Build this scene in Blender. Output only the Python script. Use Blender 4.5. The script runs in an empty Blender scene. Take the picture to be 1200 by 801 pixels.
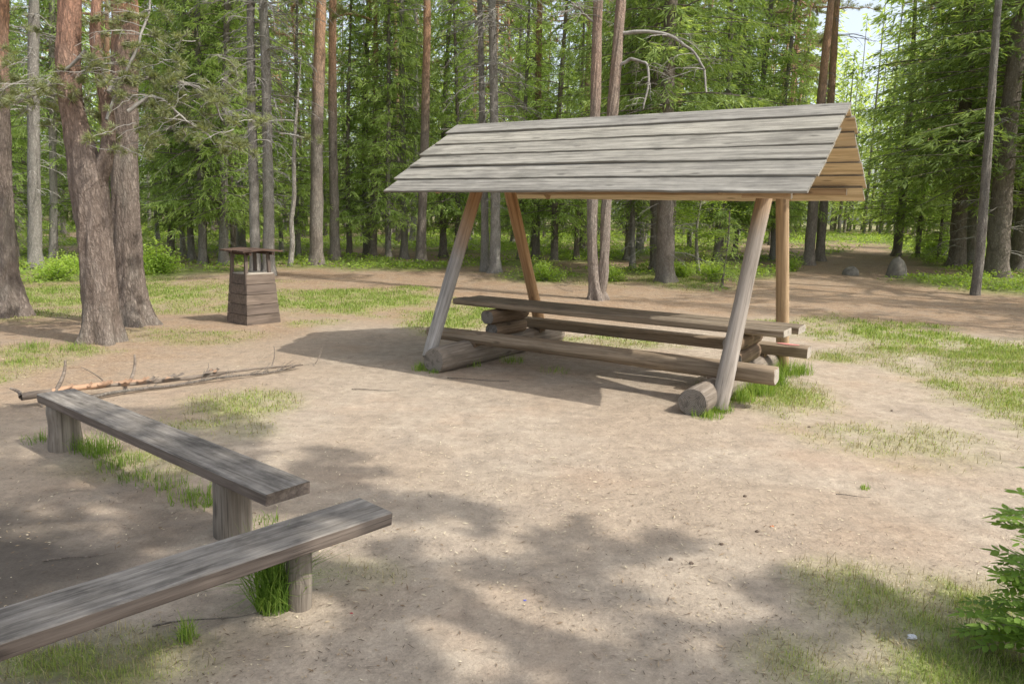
import bpy, math, random
import numpy as np
from mathutils import Vector, Matrix, Euler

PI = math.pi
rng = np.random.default_rng(7)
random.seed(7)
SC = bpy.context.scene
COL = SC.collection

# ------------------------------------------------------------------ camera model
CAMZ = 1.836
FPX = 894.85
CR = np.array([0.99981169, 0.00322364, 0.0191364])
CU = np.array([-0.01940602, 0.16608404, 0.98592063])
CF = np.array([0.0, 0.98610633, -0.16611532])
CC = np.array([0.0, 0.0, CAMZ])
AZ, EL = math.radians(116.4), math.radians(49.6)
SUN = np.array([math.sin(AZ)*math.cos(EL), math.cos(AZ)*math.cos(EL), math.sin(EL)])


def smooth(a, b, x):
    t = np.clip((np.asarray(x, float)-a)/(b-a), 0, 1)
    return t*t*(3-2*t)


def terrain(x, y):
    x = np.asarray(x, float); y = np.asarray(y, float)
    s = 0.018+0.012*smooth(4, 14, x)
    t = np.clip(y-13, 0, 22)
    return s*t*t/(t+4)


def ray(px, py):
    return CF+CR*(px-600)/FPX+CU*(400.5-py)/FPX


def gnd(px, py, z=0.0):
    """ground point seen along a sight line (z: height above the ground)"""
    d = ray(px, py)
    if d[2] > -1e-4:
        d[2] = -1e-4
    t = (z-CC[2])/d[2]
    for _ in range(60):
        p = CC+d*t
        h = float(terrain(p[0], p[1]))+z
        t = 0.5*t+0.5*min((h-CC[2])/d[2], 400)
    return CC+d*t


def at(px, py, Y):
    d = ray(px, py)
    return CC+d*(Y/d[1])


# ------------------------------------------------------------------ numpy noise
def _hash(ix, iy, s):
    n = (ix.astype(np.int64)*374761393+iy.astype(np.int64)*668265263+s*974634727) & 0x7fffffff
    n = ((n ^ (n >> 13))*1274126177) & 0x7fffffff
    n = n ^ (n >> 16)
    return (n & 0xffff)/65535.0


def vnoise(x, y, s=0):
    x = np.asarray(x, float); y = np.asarray(y, float)
    ix = np.floor(x); iy = np.floor(y)
    fx = x-ix; fy = y-iy
    fx = fx*fx*(3-2*fx); fy = fy*fy*(3-2*fy)
    a = _hash(ix, iy, s); b = _hash(ix+1, iy, s); c = _hash(ix, iy+1, s); d = _hash(ix+1, iy+1, s)
    return (a*(1-fx)+b*fx)*(1-fy)+(c*(1-fx)+d*fx)*fy


def fbm(x, y, s=0, o=4):
    v = 0; a = 0.5; t = 0
    for k in range(o):
        v = v+a*vnoise(x*2**k+17.3*k, y*2**k+5.1*k, s+k); t += a; a *= 0.5
    return v/t


# ------------------------------------------------------------------ object helpers
def link(o):
    COL.objects.link(o)
    return o


def tag(o, label=None, cat=None, group=None, kind=None):
    if label: o['label'] = label
    if cat: o['category'] = cat
    if group: o['group'] = group
    if kind: o['kind'] = kind
    return o


def empty(name, loc, label=None, cat=None, rz=0.0, group=None):
    o = link(bpy.data.objects.new(name, None))
    o.empty_display_size = 0.2
    o.location = [float(v) for v in loc]
    o.rotation_euler = (0, 0, rz)
    return tag(o, label, cat, group)


def mesh_np(name, V, F, mats, fmat=None, tint=None, smooth_sh=False):
    """uniform polygons, fast"""
    V = np.ascontiguousarray(V, dtype=np.float32); F = np.ascontiguousarray(F, dtype=np.int32)
    m = bpy.data.meshes.new(name)
    k = F.shape[1]
    m.vertices.add(len(V)); m.vertices.foreach_set('co', V.ravel())
    m.loops.add(F.size); m.loops.foreach_set('vertex_index', F.ravel())
    m.polygons.add(len(F))
    m.polygons.foreach_set('loop_start', np.arange(0, F.size, k, dtype=np.int32))
    if smooth_sh:
        m.polygons.foreach_set('use_smooth', np.ones(len(F), dtype=bool))
    else:
        m.polygons.foreach_set('use_smooth', np.zeros(len(F), dtype=bool))
    if fmat is not None:
        m.polygons.foreach_set('material_index', np.asarray(fmat, dtype=np.int32))
    for mt in (mats if isinstance(mats, (list, tuple)) else [mats]):
        m.materials.append(mt)
    if tint is not None:
        a = m.attributes.new('tint', 'FLOAT', 'POINT')
        a.data.foreach_set('value', np.asarray(tint, dtype=np.float32))
    m.update(calc_edges=True)
    return m


class MB:
    """general mesh collector"""
    def __init__(s):
        s.v = []; s.f = []; s.m = []; s.t = []; s.sm = []

    def add(s, V, F, mat=0, tint=0.0, smooth_sh=False):
        o = len(s.v)
        s.v += [tuple(map(float, p)) for p in V]
        s.t += [tint]*len(V)
        for i, f in enumerate(F):
            s.f.append([o+j for j in f])
            s.m.append(mat[i] if isinstance(mat, (list, tuple)) else mat)
            s.sm.append(smooth_sh[i] if isinstance(smooth_sh, (list, tuple)) else smooth_sh)
        return s

    def mesh(s, name, mats):
        m = bpy.data.meshes.new(name)
        m.from_pydata(s.v, [], s.f)
        for mt in (mats if isinstance(mats, (list, tuple)) else [mats]):
            m.materials.append(mt)
        m.polygons.foreach_set('material_index', np.asarray(s.m, dtype=np.int32))
        m.polygons.foreach_set('use_smooth', np.asarray(s.sm, dtype=bool))
        a = m.attributes.new('tint', 'FLOAT', 'POINT')
        a.data.foreach_set('value', np.asarray(s.t, dtype=np.float32))
        m.update()
        return m

    def build(s, name, mats, parent=None, M=None):
        o = link(bpy.data.objects.new(name, s.mesh(name, mats)))
        if parent is not None: o.parent = parent
        if M is not None: o.matrix_basis = M
        return o


def obj(name, mesh, parent=None, loc=None):
    o = link(bpy.data.objects.new(name, mesh))
    if parent is not None: o.parent = parent
    if loc is not None: o.location = [float(v) for v in loc]
    return o


def loft(rings, side_mat=0, cap_mat=0, tint=0.0, mb=None, sm=True, caps=(True, True)):
    mb = mb or MB()
    k = len(rings[0]); V = [p for r in rings for p in r]; F = []; M = []; S = []
    for i in range(len(rings)-1):
        for j in range(k):
            F.append((i*k+j, i*k+(j+1) % k, (i+1)*k+(j+1) % k, (i+1)*k+j)); M.append(side_mat); S.append(sm)
    mb.add(V, F, M, tint, S)
    # caps get their own vertices so that they stay flat
    if caps[0]: mb.add(rings[0], [tuple(range(k-1, -1, -1))], cap_mat, tint, False)
    if caps[1]: mb.add(rings[-1], [tuple(range(k))], cap_mat, tint, False)
    return mb


def frames(P):
    P = np.asarray(P, float)
    T = np.gradient(P, axis=0)
    T /= np.linalg.norm(T, axis=1)[:, None]+1e-9
    a = np.array([0, 0, 1.0]) if abs(T[0][2]) < 0.8 else np.array([1.0, 0, 0])
    N = []
    n = np.cross(T[0], a); n /= np.linalg.norm(n)
    for t in T:
        n = n-t*np.dot(n, t); n /= np.linalg.norm(n)+1e-9
        N.append(n)
    N = np.array(N); B = np.cross(T, N)
    return T, N, B


def tube_np(P, R, k=6, rough=0.0, seed=0, flare=None, plates=0.0):
    """returns V,F(quads) of a tube"""
    P = np.asarray(P, float); R = np.asarray(R, float)
    T, N, B = frames(P)
    a = np.linspace(0, 2*PI, k, endpoint=False)
    rad = R[:, None]*np.ones(k)[None]
    if rough:
        s = np.concatenate([[0], np.cumsum(np.linalg.norm(np.diff(P, axis=0), axis=1))])
        A = np.cos(a)[None]*1.3+0*s[:, None]; Bn = np.sin(a)[None]*1.3+0*s[:, None]
        n = fbm(A*2.2+s[:, None]*0.9+seed*3.1, Bn*2.2+s[:, None]*1.7+seed, seed, 3)-0.5
        n2 = vnoise(A*6+s[:, None]*3.0, Bn*6+s[:, None]*5.0, seed+9)-0.5
        rad = rad*(1+rough*(1.6*n+0.9*n2))
        if plates:
            wv = fbm(A*3+s[:, None]*2, Bn*3+s[:, None]*2.5, seed+4, 3)*1.5
            r1 = np.abs(vnoise(np.cos(a)[None]*6.5+wv+31, np.sin(a)[None]*6.5+s[:, None]*2.6+wv, seed+20)-0.5)*2
            r2 = np.abs(vnoise(np.cos(a)[None]*12+wv*2+11, np.sin(a)[None]*12+s[:, None]*6.5+wv, seed+21)-0.5)*2
            rad = rad*(1+plates*(np.minimum(r1*3, 1)+0.6*np.minimum(r2*3, 1)-1.1))
    if flare is not None:
        rad = rad*flare(np.arange(len(P))[:, None]/(len(P)-1), a[None])
    V = P[:, None, :]+rad[..., None]*(np.cos(a)[None, :, None]*N[:, None, :]+np.sin(a)[None, :, None]*B[:, None, :])
    n = len(P)
    i, j = np.meshgrid(np.arange(n-1), np.arange(k), indexing='ij')
    F = np.stack([i*k+j, i*k+(j+1) % k, (i+1)*k+(j+1) % k, (i+1)*k+j], -1).reshape(-1, 4)
    return V.reshape(-1, 3), F


class NP:
    """collects numpy quads"""
    def __init__(s): s.V = []; s.F = []; s.T = []; s.M = []; s.n = 0

    def add(s, V, F, tint=0.0, mat=0):
        V = np.asarray(V).reshape(-1, 3); s.M.append(np.full(len(F), mat))
        s.V.append(V); s.F.append(np.asarray(F)+s.n); s.n += len(V)
        s.T.append(np.full(len(V), tint) if np.isscalar(tint) else np.asarray(tint))

    def tube(s, P, R, k=5, rough=0, seed=0, tint=0.0, flare=None):
        V, F = tube_np(P, R, k, rough, seed, flare); s.add(V, F, tint)

    def leaves(s, C, D, N, L, W, tint):
        """pointed quads: C base, D direction, N side, L length, W width"""
        L = np.asarray(L)[:, None]; W = np.asarray(W)[:, None]
        a = C; b = C+D*L*0.45+N*W*0.5; c = C+D*L; d = C+D*L*0.45-N*W*0.5
        V = np.stack([a, b, c, d], 1).reshape(-1, 3)
        F = np.arange(len(V)).reshape(-1, 4)
        s.add(V, F, np.repeat(np.asarray(tint), 4))

    def join(s, o, mat):
        for V, F, T in zip(o.V, o.F, o.T): s.V.append(V); s.T.append(T); s.M.append(np.full(len(F), mat))
        k = 0
        for V, F in zip(o.V, o.F): s.F.append(F+s.n); k += len(V)
        s.n += k
        return s

    def mesh(s, name, mats, sm=False):
        return mesh_np(name, np.concatenate(s.V), np.concatenate(s.F), mats, np.concatenate(s.M), np.concatenate(s.T), sm)


def unit(v):
    return v/(np.linalg.norm(v, axis=-1, keepdims=True)+1e-9)


# ------------------------------------------------------------------ materials
class Mat:
    def __init__(s, name):
        s.m = bpy.data.materials.new(name); s.m.use_nodes = True
        s.nt = s.m.node_tree; s.nt.nodes.clear()
        s.out = s.n('ShaderNodeOutputMaterial')

    def n(s, t, **kw):
        x = s.nt.nodes.new(t)
        for k, v in kw.items():
            if hasattr(x, k): setattr(x, k, v)
        return x

    def put(s, sock, v):
        if hasattr(v, 'is_output') or isinstance(v, bpy.types.NodeSocket): s.nt.links.new(v, sock)
        else:
            if isinstance(v, (tuple, list)) and len(v) == 3 and sock.type == 'RGBA': v = (*v, 1)
            sock.default_value = v

    def coords(s, kind='Object', scale=(1, 1, 1), jitter=False):
        if kind == 'World': src = s.n('ShaderNodeNewGeometry').outputs['Position']
        else: src = s.n('ShaderNodeTexCoord').outputs[kind]
        if jitter:
            r = s.n('ShaderNodeObjectInfo').outputs['Random']
            t = s.n('ShaderNodeAttribute'); t.attribute_name = 'tint'
            ad = s.math('ADD', s.math('MULTIPLY', r, 37.0), s.math('MULTIPLY', t.outputs['Fac'], 53.0))
            cx = s.n('ShaderNodeCombineXYZ')
            for i in range(3): s.put(cx.inputs[i], ad)
            v = s.n('ShaderNodeVectorMath', operation='ADD'); s.put(v.inputs[0], src); s.put(v.inputs[1], cx.outputs[0]); src = v.outputs[0]
        mp = s.n('ShaderNodeMapping'); s.put(mp.inputs['Vector'], src); mp.inputs['Scale'].default_value = scale
        return mp.outputs[0]

    def noise(s, vec, scale=1.0, detail=4.0, rough=0.6, dist=0.0):
        x = s.n('ShaderNodeTexNoise'); s.put(x.inputs['Vector'], vec)
        x.inputs['Scale'].default_value = scale; x.inputs['Detail'].default_value = detail
        x.inputs['Roughness'].default_value = rough; x.inputs['Distortion'].default_value = dist
        return x.outputs['Fac']

    def voro(s, vec, scale=1.0, feature='F1', out='Distance'):
        x = s.n('ShaderNodeTexVoronoi', feature=feature); s.put(x.inputs['Vector'], vec); x.inputs['Scale'].default_value = scale
        return x.outputs[out]

    def ramp(s, fac, stops):
        x = s.n('ShaderNodeValToRGB'); s.put(x.inputs[0], fac)
        e = x.color_ramp.elements
        while len(e) < len(stops): e.new(0.5)
        for i, (p, c) in enumerate(stops):
            e[i].position = p; e[i].color = (*c, 1) if len(c) == 3 else c
        return x.outputs[0]

    def grey(s, fac, a, b, lo=0.0, hi=1.0):
        x = s.n('ShaderNodeMapRange'); s.put(x.inputs[0], fac)
        for i, v in enumerate((a, b, lo, hi)): x.inputs[i+1].default_value = v
        x.interpolation_type = 'SMOOTHSTEP'
        return x.outputs[0]

    def math(s, op, a, b=None):
        x = s.n('ShaderNodeMath', operation=op); s.put(x.inputs[0], a)
        if b is not None: s.put(x.inputs[1], b)
        return x.outputs[0]

    def mix(s, fac, a, b, mode='MIX'):
        x = s.n('ShaderNodeMix', data_type='RGBA', blend_type=mode)
        s.put(x.inputs[0], fac); s.put(x.inputs[6], a); s.put(x.inputs[7], b)
        return x.outputs[2]

    def attr(s, name):
        x = s.n('ShaderNodeAttribute'); x.attribute_name = name
        return x.outputs['Fac']

    def rand(s):
        return s.n('ShaderNodeObjectInfo').outputs['Random']

    def z(s):
        x = s.n('ShaderNodeSeparateXYZ'); s.put(x.inputs[0], s.n('ShaderNodeNewGeometry').outputs['Position'])
        return x.outputs[2]

    def zobj(s):
        x = s.n('ShaderNodeSeparateXYZ'); s.put(x.inputs[0], s.n('ShaderNodeTexCoord').outputs['Object'])
        return x.outputs[2]

    def bsdf(s, color, rough=0.85, bump=None, strength=0.3, dist=0.01, spec=0.25):
        b = s.n('ShaderNodeBsdfPrincipled')
        s.put(b.inputs['Base Color'], color); s.put(b.inputs['Roughness'], rough)
        b.inputs['Specular IOR Level'].default_value = spec
        if bump is not None:
            bp = s.n('ShaderNodeBump'); bp.inputs['Strength'].default_value = strength; bp.inputs['Distance'].default_value = dist
            s.put(bp.inputs['Height'], bump); s.put(b.inputs['Normal'], bp.outputs[0])
        s.nt.links.new(b.outputs[0], s.out.inputs[0])
        return s.m

    def leaf(s, color, trans=0.45, rough=0.55, spec=0.25):
        b = s.n('ShaderNodeBsdfPrincipled'); s.put(b.inputs['Base Color'], color); b.inputs['Roughness'].default_value = rough
        b.inputs['Specular IOR Level'].default_value = spec
        t = s.n('ShaderNodeBsdfTranslucent')
        tc = s.mix(1.0, color, (1.35, 1.3, 0.6), 'MULTIPLY'); s.put(t.inputs[0], tc)
        mx = s.n('ShaderNodeMixShader'); mx.inputs[0].default_value = trans
        s.nt.links.new(b.outputs[0], mx.inputs[1]); s.nt.links.new(t.outputs[0], mx.inputs[2])
        s.nt.links.new(mx.outputs[0], s.out.inputs[0])
        return s.m


def wood_mat(name, light, mid, dark, warm=None, warm_z=None, dirt=0.5, ring=False, grain=(1.2, 26, 26), streak=0.55, blotch=0.0):
    M = Mat(name)
    v = M.coords('Object', grain, jitter=True)
    g1 = M.noise(v, 1.0, 6, 0.65, 0.6)
    v2 = M.coords('Object', (2.5, 110, 110), jitter=True)
    g2 = M.noise(v2, 1.0, 3, 0.6, 0.3)
    vb = M.coords('Object', (1.6, 4, 4), jitter=True)
    big = M.noise(vb, 1.0, 4, 0.6)
    c = M.ramp(g1, [(0.25, dark), (0.5, mid), (0.72, light)])
    if warm is not None:
        zz = M.math('ADD', M.z(), M.math('MULTIPLY', M.math('SUBTRACT', big, 0.5), 0.9))
        f = M.grey(zz, warm_z[0], warm_z[1])
        wc = M.ramp(g1, [(0.25, tuple(x*0.55 for x in warm)), (0.55, warm), (0.8, tuple(min(1, x*1.3) for x in warm))])
        c = M.mix(f, c, wc)
    st = M.noise(M.coords('Object', (0.55, 13, 13), jitter=True), 1.0, 5, 0.7, 1.2)
    c = M.mix(streak, c, M.ramp(st, [(0.28, (0.50, 0.50, 0.51)), (0.5, (0.98, 0.98, 0.98)), (0.72, (1.28, 1.27, 1.24))]), 'MULTIPLY')
    cracks = M.grey(g2, 0.28, 0.42)
    c = M.mix(M.math('MULTIPLY', M.math('SUBTRACT', 1.0, cracks), 0.55), c, tuple(x*0.35 for x in dark))
    c = M.mix(M.math('MULTIPLY', M.grey(big, 0.5, 0.72), dirt), c, tuple(x*0.55 for x in dark))
    if blotch:
        b1 = M.noise(M.coords('Object', (5, 9, 9), jitter=True), 1.0, 6, 0.7); b2 = M.noise(M.coords('Object', (2.2, 3.5, 3.5), jitter=True), 1.0, 5, 0.65)
        c = M.mix(blotch, c, M.ramp(M.math('ADD', M.math('MULTIPLY', b1, 0.5), M.math('MULTIPLY', b2, 0.5)), [(0.38, (0.42, 0.41, 0.40)), (0.5, (0.95, 0.94, 0.92)), (0.62, (1.35, 1.33, 1.28))]), 'MULTIPLY')
    # knots
    vk = M.coords('Object', (2.2, 6.5, 6.5), jitter=True)
    kd = M.voro(vk, 1.0)
    kn = M.grey(kd, 0.06, 0.17)
    c = M.mix(M.math('MULTIPLY', M.math('SUBTRACT', 1.0, kn), 0.6), c, tuple(x*0.5 for x in dark))
    t = M.attr('tint')
    c = M.mix(1.0, c, M.ramp(M.math('FRACT', M.math('MULTIPLY', t, 7.31)), [(0, (0.86, 0.86, 0.87)), (1, (1.08, 1.07, 1.03))]), 'MULTIPLY')
    h = M.math('ADD', M.math('MULTIPLY', g1, 0.8), M.math('MULTIPLY', cracks, 0.7))
    return M.bsdf(c, 0.82, h, 0.55, 0.006)


def end_mat(name, light, dark):
    M = Mat(name)
    tc = M.n('ShaderNodeTexCoord').outputs['Object']
    sp = M.n('ShaderNodeSeparateXYZ'); M.put(sp.inputs[0], tc)
    r = M.math('SQRT', M.math('ADD', M.math('POWER', sp.outputs[1], 2.0), M.math('POWER', sp.outputs[2], 2.0)))
    nz = M.noise(M.coords('Object', (1, 9, 9), True), 1.0, 4, 0.6)
    w = M.math('SINE', M.math('ADD', M.math('MULTIPLY', r, 420.0), M.math('MULTIPLY', nz, 7.0)))
    c = M.mix(M.grey(w, -1, 1), dark, light)
    nb = M.noise(M.coords('Object', (1, 14, 14), True), 1.0, 5, 0.7)
    c = M.mix(M.grey(nb, 0.45, 0.7, 0, 0.7), c, tuple(x*0.35 for x in dark))
    return M.bsdf(c, 0.9, nb, 0.4, 0.008)


M_ROOF = wood_mat('weathered_roof_board', (0.375, 0.36, 0.32), (0.272, 0.26, 0.228), (0.105, 0.098, 0.084), dirt=0.4, blotch=0.3)
M_ROOF_UNDER = wood_mat('board_underside', (0.80, 0.68, 0.50), (0.66, 0.53, 0.36), (0.40, 0.29, 0.17), dirt=0.3, streak=0.35)
M_ROOF_EDGE = wood_mat('board_edge', (0.34, 0.32, 0.28), (0.24, 0.225, 0.19), (0.11, 0.10, 0.085))
M_POST_GREY = wood_mat('weathered_post', (0.47, 0.45, 0.42), (0.36, 0.34, 0.31), (0.20, 0.185, 0.165), warm=(0.46, 0.29, 0.16), warm_z=(1.2, 1.95), dirt=0.25)
M_POST_LIGHT = wood_mat('sunbleached_post', (0.46, 0.42, 0.37), (0.34, 0.30, 0.255), (0.17, 0.145, 0.115), warm=(0.44, 0.30, 0.17), warm_z=(1.5, 2.3), dirt=0.2)
M_POST_WARM = wood_mat('sheltered_post', (0.54, 0.35, 0.19), (0.43, 0.26, 0.13), (0.24, 0.13, 0.06), dirt=0.3)
M_POST_TAN = wood_mat('tan_post', (0.60, 0.45, 0.28), (0.47, 0.335, 0.20), (0.26, 0.175, 0.10), dirt=0.25)
M_TABLE = wood_mat('table_board', (0.345, 0.295, 0.225), (0.23, 0.188, 0.138), (0.10, 0.078, 0.054), dirt=0.4, streak=0.4, blotch=0.5)
M_SEAT = wood_mat('seat_beam', (0.39, 0.315, 0.225), (0.275, 0.212, 0.143), (0.13, 0.095, 0.062), dirt=0.4)
M_LOG = wood_mat('base_log', (0.36, 0.31, 0.255), (0.25, 0.21, 0.165), (0.12, 0.098, 0.075), dirt=0.4)
M_LOG_DARK = wood_mat('support_log', (0.30, 0.215, 0.14), (0.20, 0.14, 0.09), (0.09, 0.06, 0.038), dirt=0.4)
M_END = end_mat('log_end', (0.235, 0.21, 0.18), (0.14, 0.122, 0.10))
M_END_LIGHT = end_mat('beam_end', (0.42, 0.38, 0.32), (0.3, 0.265, 0.215))
M_PLANK = wood_mat('grey_bench_board', (0.36, 0.335, 0.30), (0.235, 0.215, 0.188), (0.095, 0.084, 0.072), dirt=0.4, grain=(2.2, 34, 34), streak=0.25, blotch=0.85)
M_PLANK_SIDE = wood_mat('brown_bench_side', (0.235, 0.195, 0.16), (0.16, 0.128, 0.103), (0.075, 0.058, 0.046), dirt=0.5)
M_BPOST = wood_mat('bench_leg_wood', (0.36, 0.32, 0.265), (0.255, 0.22, 0.175), (0.12, 0.10, 0.08), dirt=0.4)
M_BIN = wood_mat('brown_bin_board', (0.215, 0.17, 0.14), (0.155, 0.122, 0.10), (0.075, 0.058, 0.047), dirt=0.3)
M_BINROOF = wood_mat('red_brown_roof_board', (0.15, 0.10, 0.075), (0.10, 0.064, 0.048), (0.045, 0.029, 0.023), dirt=0.4)
M_BINTOP = wood_mat('pale_bin_lid', (0.62, 0.57, 0.48), (0.5, 0.45, 0.37), (0.3, 0.26, 0.2), dirt=0.3)
M_PINK = Mat('pink_paint'); M_PINK = M_PINK.bsdf(M_PINK.mix(M_PINK.noise(M_PINK.coords('Object', (9, 9, 9)), 1, 4), (0.45, 0.14, 0.13), (0.62, 0.30, 0.27)), 0.7)


def bark_mat(name, light, mid, dark, orange=None, oz=(3, 6), lichen=0.3, scale=1.0):
    M = Mat(name)
    v = M.coords('Object', (10*scale, 10*scale, 2.6*scale), True)
    n1 = M.noise(v, 1.0, 7, 0.7, 0.8)
    vv = M.n('ShaderNodeVectorMath', operation='ADD'); nz = M.n('ShaderNodeTexNoise'); M.put(nz.inputs['Vector'], M.coords('Object', (14*scale, 14*scale, 5*scale), True)); nz.inputs['Detail'].default_value = 5
    M.put(vv.inputs[0], M.coords('Object', (26*scale, 26*scale, 6.5*scale), True)); M.put(vv.inputs[1], nz.outputs['Color'])
    vo = M.voro(vv.outputs[0], 1.0, 'DISTANCE_TO_EDGE')
    n3 = M.noise(M.coords('Object', (1.3, 1.3, 0.7), True), 1.0, 4, 0.6)
    c = M.ramp(n1, [(0.28, dark), (0.5, mid), (0.74, light)])
    if orange is not None:
        f = M.grey(M.math('ADD', M.zobj(), M.math('MULTIPLY', M.math('SUBTRACT', n3, 0.5), 3.5)), oz[0], oz[1])
        oc = M.ramp(n1, [(0.25, tuple(x*0.5 for x in orange)), (0.5, orange), (0.8, tuple(min(1, x*1.45) for x in orange))])
        c = M.mix(f, c, oc)
    c = M.mix(M.math('MULTIPLY', M.grey(n3, 0.48, 0.68), lichen), c, (0.30, 0.31, 0.27))
    crack = M.grey(vo, 0.0, 0.28)
    c = M.mix(M.math('MULTIPLY', M.math('SUBTRACT', 1.0, crack), 0.45), c, dark)
    fine = M.noise(M.coords('Object', (60*scale, 60*scale, 22*scale), True), 1.0, 4, 0.7)
    c = M.mix(0.55, c, M.ramp(fine, [(0.3, (0.55, 0.55, 0.56)), (0.7, (1.35, 1.32, 1.28))]), 'MULTIPLY')
    h = M.math('ADD', M.math('MULTIPLY', n1, 0.9), M.math('ADD', M.math('MULTIPLY', crack, 0.4), M.math('MULTIPLY', fine, 0.3)))
    return M.bsdf(c, 0.9, h, 0.9, 0.025)


M_PINEBARK = bark_mat('pine_bark', (0.33, 0.28, 0.24), (0.215, 0.175, 0.147), (0.085, 0.066, 0.055), orange=(0.42, 0.225, 0.125), oz=(3.0, 5.2))
M_PINEBARK_LOW = bark_mat('forked_pine_bark', (0.33, 0.275, 0.235), (0.215, 0.172, 0.143), (0.088, 0.066, 0.054), orange=(0.36, 0.205, 0.14), oz=(2.2, 4.4))
M_FARPINE = bark_mat('far_pine_bark', (0.36, 0.32, 0.275), (0.255, 0.22, 0.185), (0.12, 0.10, 0.083), orange=(0.46, 0.275, 0.165), oz=(3.5, 7.0))
M_SPRUCEBARK = bark_mat('spruce_bark', (0.36, 0.335, 0.295), (0.25, 0.23, 0.20), (0.115, 0.10, 0.087), lichen=0.5, scale=1.5)
M_DARKBARK = bark_mat('dark_spruce_bark', (0.32, 0.28, 0.24), (0.215, 0.185, 0.155), (0.10, 0.085, 0.07), lichen=0.25, scale=1.4)
M_GREYBARK = bark_mat('grey_bark', (0.44, 0.415, 0.375), (0.32, 0.30, 0.27), (0.155, 0.14, 0.122), lichen=0.6, scale=1.5)
M_BIRCHBARK = bark_mat('birch_bark', (0.52, 0.50, 0.45), (0.40, 0.375, 0.33), (0.15, 0.13, 0.11), lichen=0.2, scale=1.2)
M_DEADTWIG = Mat('dead_twig'); M_DEADTWIG = M_DEADTWIG.bsdf(M_DEADTWIG.ramp(M_DEADTWIG.noise(M_DEADTWIG.coords('Object', (7, 7, 7)), 1, 4), [(0.3, (0.15, 0.135, 0.12)), (0.7, (0.36, 0.345, 0.31))]), 0.9)


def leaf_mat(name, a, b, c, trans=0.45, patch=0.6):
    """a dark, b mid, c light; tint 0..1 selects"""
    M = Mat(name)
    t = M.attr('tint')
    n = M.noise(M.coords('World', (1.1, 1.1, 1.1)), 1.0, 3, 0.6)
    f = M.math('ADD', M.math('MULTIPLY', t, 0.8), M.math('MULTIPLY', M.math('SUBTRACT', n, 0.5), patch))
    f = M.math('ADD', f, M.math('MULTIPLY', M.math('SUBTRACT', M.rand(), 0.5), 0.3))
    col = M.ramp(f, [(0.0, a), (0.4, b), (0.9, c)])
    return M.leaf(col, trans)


M_SPRUCE = leaf_mat('spruce_needles', (0.105, 0.155, 0.055), (0.27, 0.375, 0.125), (0.47, 0.58, 0.225), 0.5)
M_SPRUCE2 = leaf_mat('young_spruce_needles', (0.13, 0.195, 0.06), (0.325, 0.455, 0.14), (0.53, 0.655, 0.25), 0.52)
M_PINE = leaf_mat('pine_needles', (0.12, 0.14, 0.07), (0.25, 0.28, 0.15), (0.40, 0.43, 0.24), 0.45)
M_LEAF = leaf_mat('broad_leaves', (0.14, 0.215, 0.04), (0.33, 0.47, 0.09), (0.52, 0.65, 0.17), 0.52)
M_ROWAN = leaf_mat('rowan_leaves', (0.17, 0.27, 0.06), (0.31, 0.47, 0.10), (0.45, 0.61, 0.16), 0.5, 0.2)
M_BERRY = leaf_mat('bilberry_leaves', (0.125, 0.195, 0.04), (0.28, 0.395, 0.085), (0.45, 0.56, 0.15), 0.5)
M_GRASS = leaf_mat('grass_blades', (0.10, 0.16, 0.03), (0.23, 0.32, 0.07), (0.42, 0.45, 0.17), 0.42, 0.35)
M_TUFT = leaf_mat('lush_grass_blades', (0.09, 0.17, 0.025), (0.19, 0.31, 0.055), (0.36, 0.45, 0.12), 0.48, 0.2)
M_STRAW = leaf_mat('dry_grass_blades', (0.15, 0.125, 0.07), (0.32, 0.27, 0.155), (0.48, 0.43, 0.26), 0.3, 0.3)
M_FAR = leaf_mat('far_foliage', (0.17, 0.23, 0.09), (0.40, 0.51, 0.20), (0.60, 0.70, 0.32), 0.52, 0.9)


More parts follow.
